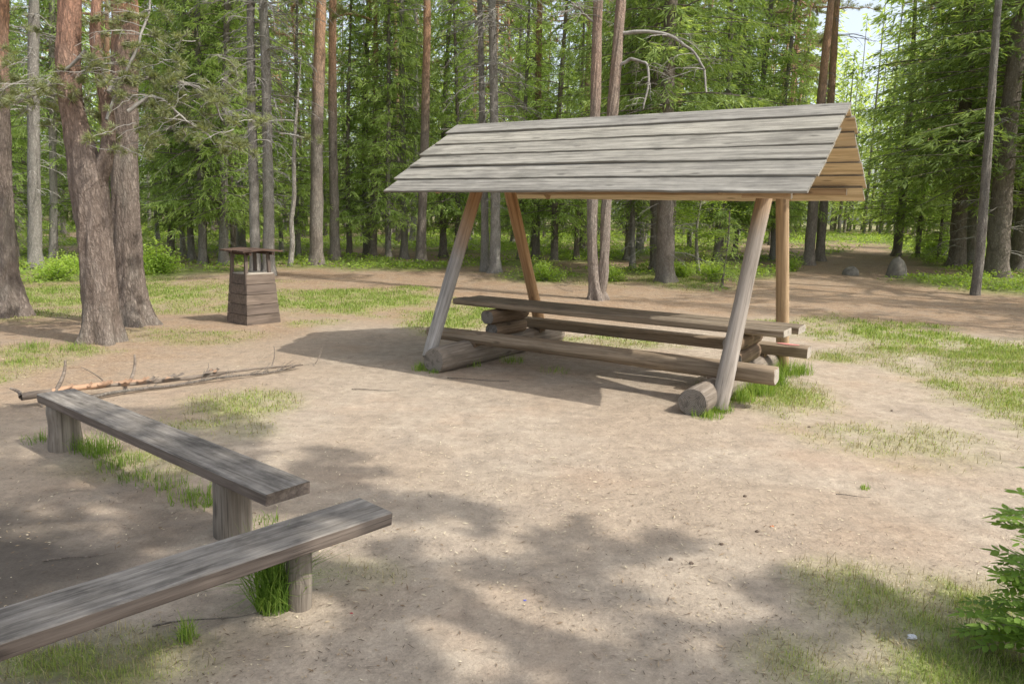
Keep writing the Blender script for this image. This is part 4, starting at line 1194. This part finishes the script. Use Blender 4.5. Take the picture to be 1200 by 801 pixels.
def near_trees():
    def tree(name, label, base, Y, stems, bark, crown=None, seed=0, roots=True, extra=None):
        root = empty(name, base, label, 'tree')
        S = NP(); b = np.array(base)
        for i, (pts, ext) in enumerate(stems):
            Q, Rr = px_trunk(name, Y, pts, ext=ext, seed=seed)
            fl = None
            if i == 0 and roots:
                zz = Q[:, 2]-b[2]; ph = seed
                fl = lambda s, a, zz=zz: 1+np.exp(-np.clip(zz, 0, None)[:, None]/0.28)*(0.25+0.28*np.sin(5*a+ph))
            V, F = tube_np(Q-b, Rr, 52, 0.16, seed+i, fl, 0.055); S.add(V, F)
        obj('trunk', S.mesh('trunk', bark, True), root)
        if crown:
            x, y, z, Sm = crown
            c = obj('crown', Sm, root); c.location = (x-b[0], y-b[1], z-b[2])
        if extra: extra(root, b)
        return root
    pcS, pcB = pine_crown(501, 9.0, 0.0, 2.6, 1.6, 34)
    PC = pcS.join(pcB, 1).mesh('crown', [M_PINE, M_PINEBARK])

    # forked pine
    g = gnd(119, 404); Y = g[1]+0.22; b = (g[0], Y, float(gz(g[0], Y)))
    st = [([(119, 418, 50), (119, 404, 48), (118, 380, 42), (116, 330, 41), (112, 280, 41), (107, 230, 44), (104, 205, 44), (94, 170, 32), (85, 130, 29), (79, 79, 28), (82, 0, 26), (84, -120, 24)], (0.1, 0.3, 6.5, 0.05)),
          ([(112, 212, 26), (120, 197, 22), (126, 183, 17), (128, 160, 16), (127, 136, 15), (119, 90, 14), (110, 50, 12), (113, 0, 11), (118, -90, 9)], (0.3, -0.2, 3.0, 0.03))]

    def limbs(root, bb):
        S = NP(); rs = np.random.default_rng(77)
        # bare crooked limbs and wispy needle sprays reaching right over the clearing edge
        L = [[(127, 110, 7), (140, 92, 6), (165, 88, 5), (200, 90, 4.5), (235, 100, 4), (255, 115, 3.2), (262, 140, 2.2)],
             [(150, 130, 6), (175, 112, 5), (190, 115, 4), (215, 140, 3), (245, 160, 2.2)],
             [(125, 140, 5), (135, 110, 4), (160, 60, 4), (172, 20, 3), (178, -20, 2)],
             [(100, 60, 5), (70, 90, 4), (45, 110, 3), (20, 120, 2)]]
        W = NP()
        for pts in L:
            P = np.array([at(p[0], p[1], Y+0.1*i-0.2) for i, p in enumerate(pts)])-bb
            u = np.linspace(0, len(pts)-1, 22)
            Q = np.stack([np.interp(u, np.arange(len(pts)), P[:, i]) for i in range(3)], 1)
            Q += np.cumsum(rs.normal(0, 0.006, Q.shape), 0)
            Rr = np.interp(u, np.arange(len(pts)), [p[2]/2*Y/FPX for p in pts])
            b1 = NP(); b1.tube(Q, Rr*0.8, 6, 0.2, 2); obj('limb', b1.mesh('limb', M_DEADTWIG, True), root)
            for _ in range(14):
                i = rs.integers(4, 21); dead_twigs(W, Q[i], rs.uniform(0, 2*PI), rs.uniform(0.25, 0.9), rs, 0.55)
            for _ in range(11):
                i = rs.integers(6, 21); pine_sprays(S, W, Q[i], rs.uniform(0, 2*PI), rs.uniform(0.25, 0.7), rs, rs.uniform(-0.5, 0.3), 0.75, 1.0, 0.3)
        for (px, py, n, sp) in ((165, 110, 9, 0.5), (215, 120, 10, 0.5), (245, 140, 10, 0.45), (200, 70, 8, 0.5), (165, 160, 9, 0.35), (255, 165, 6, 0.4), (60, 60, 8, 0.5), (95, 100, 8, 0.35), (160, 30, 8, 0.4), (230, 60, 7, 0.5), (115, 85, 7, 0.3), (30, 100, 8, 0.4)):
            c = at(px, py, Y)-bb
            for _ in range(n):
                p = c+rs.normal(0, sp, 3)*np.array([1, 0.7, 0.45]); pine_sprays(S, W, p, rs.uniform(0, 2*PI), rs.uniform(0.25, 0.55), rs, rs.uniform(-0.4, 0.2), 0.75, 0.9, 0.3)
        obj('needles', S.join(W, 1).mesh('needles', [M_PINE, M_DEADTWIG]), root)
    tp = at(84, -120, Y)
    tree('pine_tree', 'forked pine with reddish bark, its trunk splitting in two above head height', b, Y, st, M_PINEBARK_LOW, (tp[0], tp[1], tp[2]+0.5, PC), 1, extra=limbs)
    # big straight pine behind it
    g = gnd(158, 384); Y = g[1]+0.25; b = (g[0], Y, float(gz(g[0], Y)))
    st = [([(160, 398, 50), (158, 384, 46), (153, 350, 36), (149, 300, 35), (146, 220, 33), (145, 150, 32), (147, 60, 31), (146, 0, 30), (146, -120, 28)], (0.1, 0.2, 8.5, 0.05))]
    tp = at(146, -120, Y); tree('pine_tree', 'thick straight pine with orange upper bark right behind the forked pine', b, Y, st, M_PINEBARK, (tp[0], tp[1], tp[2]+2.0, PC), 2)
    # leftmost
    g = gnd(8, 372); Y = g[1]+0.2; b = (g[0], Y, float(gz(g[0], Y)))
    st = [([(10, 384, 56), (8, 372, 50), (3, 330, 40), (-2, 260, 36), (-6, 160, 34), (-8, 60, 32), (-8, -100, 30)], (0, 0, 8.5, 0.05))]
    tp = at(-8, -100, Y); tree('pine_tree', 'thick grey-brown pine trunk cut by the left edge', b, Y, st, M_PINEBARK, (tp[0], tp[1], tp[2]+2, PC), 3)
    # twin trunk behind the shelter
    g = gnd(702, 352); Y = g[1]+0.12; b = (g[0], Y, float(gz(g[0], Y)))
    st = [([(701, 362, 26), (701, 352, 24), (696, 330, 15), (694, 290, 13), (694, 245, 13), (697, 140, 13), (701, 0, 12), (704, -100, 11)], (0.2, 0.2, 8, 0.04)),
          ([(702, 352, 14), (706, 330, 14), (709, 290, 13), (710, 245, 13), (718, 130, 14), (728, 0, 12), (734, -100, 11)], (0.5, 0, 8, 0.04))]

    def twinlimbs(root, bb):
        B = NP(); rs = np.random.default_rng(5)
        for pts in ([(722, 80, 4), (740, 68, 4), (760, 72, 3), (764, 95, 3), (758, 125, 2)], [(726, 40, 5), (760, 38, 4), (790, 45, 4), (815, 60, 3), (830, 85, 2.5), (832, 110, 2)], [(700, 30, 3), (685, 15, 2.5), (670, 5, 2)]):
            P = np.array([at(p[0], p[1], Y-0.15*i) for i, p in enumerate(pts)])-bb; u = np.linspace(0, len(pts)-1, 20)
            Q = np.stack([np.interp(u, np.arange(len(pts)), P[:, i]) for i in range(3)], 1)+np.cumsum(rs.normal(0, 0.008, (20, 3)), 0)
            B = NP(); B.tube(Q, np.interp(u, np.arange(len(pts)), [p[2]/2*Y/FPX for p in pts]), 5, 0.2, 1)
            for _ in range(14): dead_twigs(B, Q[rs.integers(7, 19)], rs.uniform(0, 2*PI), rs.uniform(0.3, 0.9), rs, 1.0)
            obj('dead_branch', B.mesh('dead_branch', M_DEADTWIG, True), root)
    tp = at(712, -100, Y)
    tree('pine_tree', 'twin-stemmed pine with two pale trunks rising behind the shelter', b, Y, st, M_TWIN, (tp[0], tp[1], tp[2]+2, PC), 4, extra=twinlimbs)
    # thin leaning trunk at the right
    g = gnd(1143, 345); Y = g[1]; b = (g[0], Y, float(gz(g[0], Y)))
    st = [([(1142, 352, 14), (1143, 343, 12), (1148, 300, 11), (1152, 250, 11), (1157, 180, 10), (1162, 110, 9), (1170, 0, 8)], (0.4, 0.3, 5, 0.03))]
    tp = at(1170, 0, Y); tree('pine_tree', 'thin curved brown trunk rising from the bilberry bank at the right', b, Y, st, M_SPRUCEBARK, (tp[0], tp[1], tp[2]+1.5, PC), 6, roots=False)
    # pale bent sapling
    g = gnd(340, 313); Y = g[1]; b = (g[0], Y, float(gz(g[0], Y)))
    st = [([(339, 318, 8), (340, 312, 7), (343, 285, 6.5), (341, 260, 6), (345, 230, 5.5), (344, 190, 5), (346, 150, 4)], (0.2, 0.1, 2.0, 0.01))]
    tree('birch_tree', 'pale bent birch sapling right of the brown bin', b, Y, st, M_BIRCHBARK, None, 8, roots=False)


M_TWIN = bark_mat('pale_pine_bark', (0.40, 0.35, 0.30), (0.29, 0.245, 0.205), (0.14, 0.11, 0.09), orange=(0.36, 0.255, 0.195), oz=(3.0, 5.0), scale=1.3)


# ------------------------------------------------------------------ the wood
def forest():
    A = {}
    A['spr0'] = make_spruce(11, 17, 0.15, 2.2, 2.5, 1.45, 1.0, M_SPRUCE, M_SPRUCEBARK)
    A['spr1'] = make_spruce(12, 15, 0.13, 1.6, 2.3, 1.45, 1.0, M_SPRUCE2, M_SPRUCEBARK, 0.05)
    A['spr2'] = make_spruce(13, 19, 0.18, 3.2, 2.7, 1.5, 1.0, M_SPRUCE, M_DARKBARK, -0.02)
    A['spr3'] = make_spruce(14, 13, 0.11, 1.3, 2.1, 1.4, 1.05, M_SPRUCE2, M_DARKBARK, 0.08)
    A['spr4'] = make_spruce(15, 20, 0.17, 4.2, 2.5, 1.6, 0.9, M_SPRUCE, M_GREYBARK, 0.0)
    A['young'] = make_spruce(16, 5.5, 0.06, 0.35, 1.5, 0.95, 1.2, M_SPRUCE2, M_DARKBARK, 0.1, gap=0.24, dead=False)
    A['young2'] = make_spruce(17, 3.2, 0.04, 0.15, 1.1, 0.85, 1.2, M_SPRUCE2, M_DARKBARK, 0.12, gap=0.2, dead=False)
    A['pine0'] = make_pine(21, 20, 0.15, 11.5, 2.4, M_FARPINE)
    A['pine1'] = make_pine(22, 21, 0.17, 9.5, 2.6, M_FARPINE)
    A['pine2'] = make_pine(23, 18, 0.12, 7.5, 2.0, M_FARPINE)
    A['dead0'] = make_deadspruce(31, 17, 0.16, M_GREYBARK)
    A['dead1'] = make_deadspruce(32, 16, 0.15, M_GREYBARK, 1.6, 2.0, 60)
    A['birch'] = make_leafy(41, 9, 0.07, 2.2, 1.7, M_BIRCHBARK, 7000, 0.085)
    A['birch2'] = make_leafy(42, 6, 0.05, 1.2, 1.4, M_BIRCHBARK, 5500, 0.08)
    A['bush'] = make_bush(51, 0.9, 0.9, 2600, 0.075)
    A['bush2'] = make_bush(52, 0.55, 0.7, 1800, 0.06)
    NAME = lambda k: 'pine_tree' if k.startswith('pine') else 'birch_tree' if k.startswith('birch') else 'spruce_tree' if not k.startswith('bush') else 'bush'
    CAT = lambda k: 'bush' if k.startswith('bush') else 'tree'
    R0 = dict(spr0=0.15, spr1=0.13, spr2=0.18, spr3=0.11, spr4=0.17, young=0.06, young2=0.04, pine0=0.15, pine1=0.17, pine2=0.12, dead0=0.16, dead1=0.15, birch=0.07, birch2=0.05)
    taken = []

    def special(k, px, py, w, label, top=None, sz=1.0, rz=None, group=None):
        g = gnd(px, py); Y = g[1]
        s = (w/2*Y/FPX)/R0[k]/0.95
        lean = None
        if top:
            q = at(top[0], top[1], Y); lean = tuple(q-g)
        o = put(A[k], NAME(k), label, CAT(k), g[0], Y, rng.uniform(0, 6) if rz is None else rz, s, sz, group, lean)
        taken.append((g[0], Y)); return o
    # trees one can tell apart in the photograph
    special('dead1', 42, 318, 15, 'straight grey trunk left of the forked pine', (38, 0))
    special('spr4', 63, 308, 9, 'slim trunk just right of the straight grey trunk at far left', (62, 0), 0.95)
    special('dead1', 300, 322, 11, 'left one of two grey bare-limbed spruces behind the bin', (297, 0), 1.0)
    special('dead0', 315, 322, 13, 'right one of two grey bare-limbed spruces behind the bin', (313, 0), 1.0)
    special('pine0', 371, 312, 15, 'stout pine with pale grey foot between the bin and the shelter', (373, 0))
    special('pine1', 393, 306, 11, 'dark pine trunk right of the stout pine with pale foot', (390, 0))
    special('pine2', 437, 302, 8, 'slim pine halfway between the stout pine and the shelter', (440, 0))
    special('spr4', 474, 303, 8, 'pale-footed trunk close left of the tall dark trunk', (471, 0))
    special('pine0', 493, 309, 11, 'tall dark straight trunk left of the shelter roof', (498, 0))
    special('dead0', 580, 320, 12, 'spruce with a curtain of grey dead twigs above the shelter roof', (582, 0), 1.0)
    special('dead1', 569, 318, 9, 'thin grey trunk beside the spruce with dead twig curtain', (566, 0), 1.0)
    special('pine1', 628, 304, 9, 'pine with orange stem showing above the shelter roof', (630, 0))
    special('spr2', 780, 331, 19, 'stout dark trunk to the right of the twin-stemmed pine', (783, 0), 1.0)
    special('spr2', 770, 320, 16, 'dark trunk directly behind the stout dark trunk', (768, 0), 1.0)
    special('spr0', 741, 316, 7, 'thin dark trunk right of the twin-stemmed pine', (742, 0), 0.9)
    special('pine1', 948, 311, 11, 'left one of two pines, grey below and orange above the roof ridge end', (968, 60), 1.0)
    special('pine0', 960, 306, 10, 'right one of two pines, grey below and orange above the roof ridge end', (980, 60), 1.0)
    special('spr2', 1168, 326, 23, 'big grey-brown spruce trunk at the right beyond the bilberry bank', (1190, 40), 1.0)
    special('spr2', 1120, 314, 17, 'dark spruce trunk left of the big grey-brown spruce', (1140, 0), 1.0)
    special('spr4', 1136, 310, 11, 'dark slim trunk between two big spruces at the right', (1150, 0), 1.0)
    special('spr0', 238, 309, 9, 'spruce with grey trunk left of the bin', (236, 100), 1.0)
    special('spr1', 262, 310, 10, 'spruce with leafy low branches close left of the bin', (262, 100), 1.0)
    special('spr3', 200, 303, 8, 'dark thin spruce between the thick pine and the bin', (198, 100), 1.0)
    special('spr0', 1195, 318, 20, 'dark spruce trunk at the right edge', (1215, 0), 1.0)
    special('birch2', 330, 300, 5, 'leafy young birch behind the two bare-limbed spruces', None, 1.0)
    special('birch', 215, 300, 6, 'light green leafy birch far left of the bin', None, 1.0)
    special('young', 1100, 305, 4, 'light young spruce behind the pointed boulder', None, 0.8)
    special('young2', 845, 338, 3, 'bushy young spruce seen right of the shelter table', None, 0.6)
    special('birch2', 820, 322, 4, 'leafy sapling right of the stout dark trunk', None, 0.6)
    special('spr1', 840, 308, 9, 'green spruce above the middle of the shelter roof', None, 1.0)
    special('spr3', 650, 306, 8, 'spruce with bright foliage above the left half of the roof', None, 1.0)
    special('spr1', 880, 305, 9, 'spruce with bright drooping foliage left of the roof ridge end', None, 1.0)
    special('spr3', 1050, 300, 9, 'dense spruce behind the pointed boulder', None, 1.0)
    special('spr1', 430, 300, 8, 'spruce with low green boughs left of the shelter roof', None, 1.0)
    special('spr3', 520, 302, 8, 'spruce with green boughs at the left tip of the roof', None, 1.0)
    for i, (px, py, k, sc) in enumerate(((225, 305, 'spr1', 0.8), (275, 304, 'spr3', 0.85), (350, 303, 'spr1', 0.75), (410, 302, 'spr3', 0.85), (455, 304, 'spr1', 0.8), (535, 304, 'spr3', 0.9), (610, 304, 'spr1', 0.8), (675, 306, 'spr3', 0.85), (735, 306, 'spr1', 0.85), (860, 306, 'spr3', 0.9), (905, 306, 'spr1', 0.85), (1075, 302, 'spr3', 0.8), (100, 306, 'spr1', 0.8), (20, 306, 'spr3', 0.8), (1180, 312, 'spr1', 0.7))):
        g = gnd(px, py); taken.append((g[0], g[1]))
        put(A[k], 'spruce_tree', 'spruce with low hanging light green boughs along the edge of the wood', 'tree', g[0], g[1], rng.uniform(0, 6), sc, sc, 'low-boughed spruces at the edge of the wood')
    # bushes
    for k, px, py, s, lab in (('bush', 180, 322, 0.95, 'round bright green bush right of the thick pine'), ('bush2', 90, 322, 1.0, 'bright leafy bush left of the forked pine'), ('bush2', 60, 330, 0.9, 'low leafy bush between the left trunks'), ('bush2', 722, 330, 0.8, 'small leafy plant at the foot of the twin-stemmed pine'), ('bush2', 640, 330, 1.0, 'low green bush between the shelter posts'), ('bush', 1100, 300, 1.2, 'pale green bush behind the boulders'), ('bush2', 800, 325, 0.9, 'leafy bush under the middle of the shelter roof'), ('bush2', 925, 318, 0.8, 'low bush right of the shelter back post'), ('bush2', 840, 330, 1.1, 'leafy bush between the right posts')):
        g = gnd(px, py); put(A[k], 'bush', lab, 'bush', g[0], g[1], rng.uniform(0, 6), s)
    # the rest of the wood
    rs = np.random.default_rng(99)
    kinds = ['spr0', 'spr1', 'spr2', 'spr3', 'spr4', 'pine0', 'pine1', 'pine2', 'dead1', 'birch', 'young']
    prob = np.array([0.13, 0.20, 0.04, 0.20, 0.05, 0.07, 0.06, 0.05, 0.04, 0.10, 0.10]); prob /= prob.sum()
    prob2 = np.array([0.09, 0.10, 0.04, 0.10, 0.10, 0.14, 0.13, 0.12, 0.06, 0.08, 0.04]); prob2 /= prob2.sum()
    lab = {'s': 'spruce among the many spruces deeper in the wood', 'p': 'pine among the straight pines deeper in the wood', 'd': 'grey bare-limbed spruce deeper in the wood', 'b': 'leafy birch among the conifers deeper in the wood', 'y': 'young spruce among the trunks deeper in the wood'}
    grp = {'s': 'spruces deeper in the wood', 'p': 'pines deeper in the wood', 'd': 'bare-limbed spruces deeper in the wood', 'b': 'birches deeper in the wood', 'y': 'young spruces deeper in the wood'}
    cnt = 0; tries = 0
    pts = list(taken)
    while cnt < 150 and tries < 9000:
        tries += 1
        y = 24+40*rs.uniform(0, 1)**1.1; x = rs.uniform(-1, 1)*(0.70*y+3)
        if y < float(edge_y(x))+2.5: continue
        pxx = float(np.interp(y, [18, 24, 32, 60], [9.0, 11.2, 14.5, 26]))
        if abs(x-pxx) < 3.0 and y < 60: continue
        if any((x-a)**2+(y-b)**2 < 1.7**2 for a, b in pts): continue
        pts.append((x, y)); k = rs.choice(kinds, p=prob if y < 35 else prob2)
        put(A[k], NAME(k), lab[k[0]], 'tree', x, y, rs.uniform(0, 6), rs.uniform(0.6, 1.0), rs.uniform(0.85, 1.1), grp[k[0]], (rs.normal(0, 0.02), rs.normal(0, 0.02), 1))
        cnt += 1
    # trees beside the clearing that stand outside the view and give it its shade
    side = [('shade', 5.1, 0.6), ('shade2', 8.4, -2.0), ('shade2', 4.6, -1.9), ('spr2', 16.5, 9.5), ('pine1', 18.5, 13.5), ('spr0', 20, 16.5), ('spr1', 14.8, 13.6), ('spr0', 21, 11), ('pine1', -12.5, 9), ('spr4', -16, 12.5), ('spr2', -18, 15)]
    A['shade'] = make_pine(61, 14, 0.17, 7.3, 1.7, M_PINEBARK, 1.7, 30, 4, 0.045)
    A['shade2'] = make_pine(62, 12, 0.15, 4.8, 1.8, M_PINEBARK, 1.7, 26, 4, 0.045)
    labs = ['tall pine right of the viewer shading the benches', 'pine behind the viewer at the right', 'pine close behind the viewer', 'dark spruce at the right side of the clearing', 'pine at the right side of the clearing', 'tall spruce at the far right of the clearing', 'spruce with low boughs at the right edge of the grass', 'spruce furthest out at the right of the clearing', 'pine left of the clearing beyond the fallen stem', 'slim spruce left of the clearing', 'dark spruce left of the clearing']
    for (k, x, y), l in zip(side, labs):
        put(A[k], 'pine_tree' if k.startswith(('pine', 'shade')) else 'spruce_tree', l, 'tree', x, y, rs.uniform(0, 6), 1.0, 1.0)
    # the far wood closes the view as one mass
    S = NP(); T = NP()
    for i in range(330):
        y = rs.uniform(62, 100); x = rs.uniform(-1, 1)*(0.72*y+8); H = rs.uniform(14, 23); g = float(terrain(x, y))
        zz = np.array([0, H*0.3, H*0.65, H]); T.tube(np.stack([x+0*zz, y+0*zz, g+zz-0.3], 1), 0.16*(1-0.95*zz/H)+0.01, 5)
        n = 420; cb = rs.uniform(0.6, 3); f = rs.uniform(0, 1, n)**1.2
        z = cb+(H-cb)*f; r = 2.6*(1-f)**0.8*np.sqrt(rs.uniform(0.02, 1, n)); a = rs.uniform(0, 2*PI, n)
        C = np.stack([x+r*np.cos(a), y+r*np.sin(a), g+z], 1)
        d = unit(np.stack([np.cos(a), np.sin(a), rs.normal(-0.5, 0.3, n)], 1)); s = unit(np.stack([-np.sin(a), np.cos(a), rs.normal(0, 0.4, n)], 1))
        S.leaves(C, d, s, rs.uniform(0.35, 0.8, n), rs.uniform(0.14, 0.34, n), np.clip(rs.normal(0.45, 0.2)+rs.normal(0, 0.15, n), 0, 1))
    tag(obj('distant_wood', S.mesh('distant_wood', M_FAR)), kind='stuff')
    tag(obj('distant_trunks', T.mesh('distant_trunks', M_SPRUCEBARK, True)), kind='stuff')


# ------------------------------------------------------------------ rowan shrub at the right edge
def rowan():
    rs = np.random.default_rng(8)
    base = np.array([2.30, 2.98]); b = np.array([base[0], base[1], float(gz(*base))])
    root = empty('rowan_shrub', b, 'green rowan sapling with feathery leaves at the lower right corner', 'shrub')
    B = NP(); S = NP()

    def leaflet(c, d, s, n, l, w, t):
        # six-vertex pointed leaflet with a fold along the midrib (two quads)
        q = np.array([0, 0.3, 0.7, 1.0])
        mid = [c+d*l*x+n*(-0.06*l*math.sin(PI*x)) for x in q]
        L = [mid[1]+s*w*0.5+n*0.04*l, mid[2]+s*w*0.42+n*0.04*l]; R = [mid[1]-s*w*0.5+n*0.04*l, mid[2]-s*w*0.42+n*0.04*l]
        V = np.array([mid[0], L[0], L[1], mid[3], R[1], R[0], mid[1], mid[2]])
        F = [(0, 6, 1, 1), ]
        V = np.array([mid[0], L[0], L[1], mid[3], R[0], R[1]])
        S.add(V, [(0, 1, 2, 3), (0, 3, 5, 4)], t)

    def comp(p, d, up, L, t):
        d = unit(d); s = unit(np.cross(d, up)); n = np.cross(s, d)
        k = rs.integers(6, 8); u = np.linspace(0, 1, 8)
        Q = p+d*(L*u)[:, None]-np.array([0, 0, 1.0])*(0.22*L*u*u)[:, None]
        B.tube(Q, 0.0016*(1-0.6*u), 3)
        for i in range(k):
            x = 0.22+0.72*i/(k-1); c = np.array([np.interp(x, u, Q[:, j]) for j in range(3)])
            for sg in (-1, 1):
                dd = unit(d*0.55+sg*s*0.9-n*rs.uniform(0, 0.35)); ss = unit(np.cross(n+0.2*rs.normal(0, 1, 3), dd))
                leaflet(c, dd, ss, n, L*0.30*(1-0.35*abs(x-0.5))*rs.uniform(0.9, 1.1), L*0.115, np.clip(t+rs.normal(0, 0.1), 0, 1))
        leaflet(Q[-1], unit(Q[-1]-Q[-2]), s, n, L*0.27, L*0.1, t)
    for (tx, ty, tz, n) in ((0.05, 0.1, 0.92, 11), (-0.06, 0.05, 0.72, 11), (0.1, -0.1, 0.8, 9), (0.25, 0.1, 0.85, 8), (-0.14, -0.05, 0.50, 9), (0.0, 0.15, 0.6, 9), (-0.12, 0.1, 0.28, 7), (-0.02, -0.12, 0.4, 8), (-0.13, -0.08, 0.22, 9), (-0.05, -0.2, 0.3, 9), (-0.18, 0.08, 0.16, 7)):
        u = np.linspace(0, 1, 9); Q = np.stack([tx*u**1.4, ty*u**1.4, 0.86*tz*u], 1); B.tube(Q, 0.006*(1-0.6*u), 5)
        for i in range(n):
            x = rs.uniform(0.3, 1.0) if i else 1.0; p = np.array([np.interp(x, u, Q[:, j]) for j in range(3)])
            a = rs.uniform(0, 2*PI) if rs.uniform() < 0.45 else rs.normal(PI, 0.8)
            comp(p, np.array([math.cos(a), math.sin(a), rs.uniform(-0.15, 0.45)]), np.array([0, 0, 1.0]), rs.uniform(0.16, 0.25), rs.uniform(0.1, 0.8))
    obj('stem', B.mesh('stem', M_DARKBARK), root); obj('leaves', S.mesh('leaves', M_ROWAN), root)


setup()
ground()
grass()
undergrowth()
ground_litter()
shelter()
benches()
tufts()
well_bin()
fallen()
near_trees()
forest()
rowan()
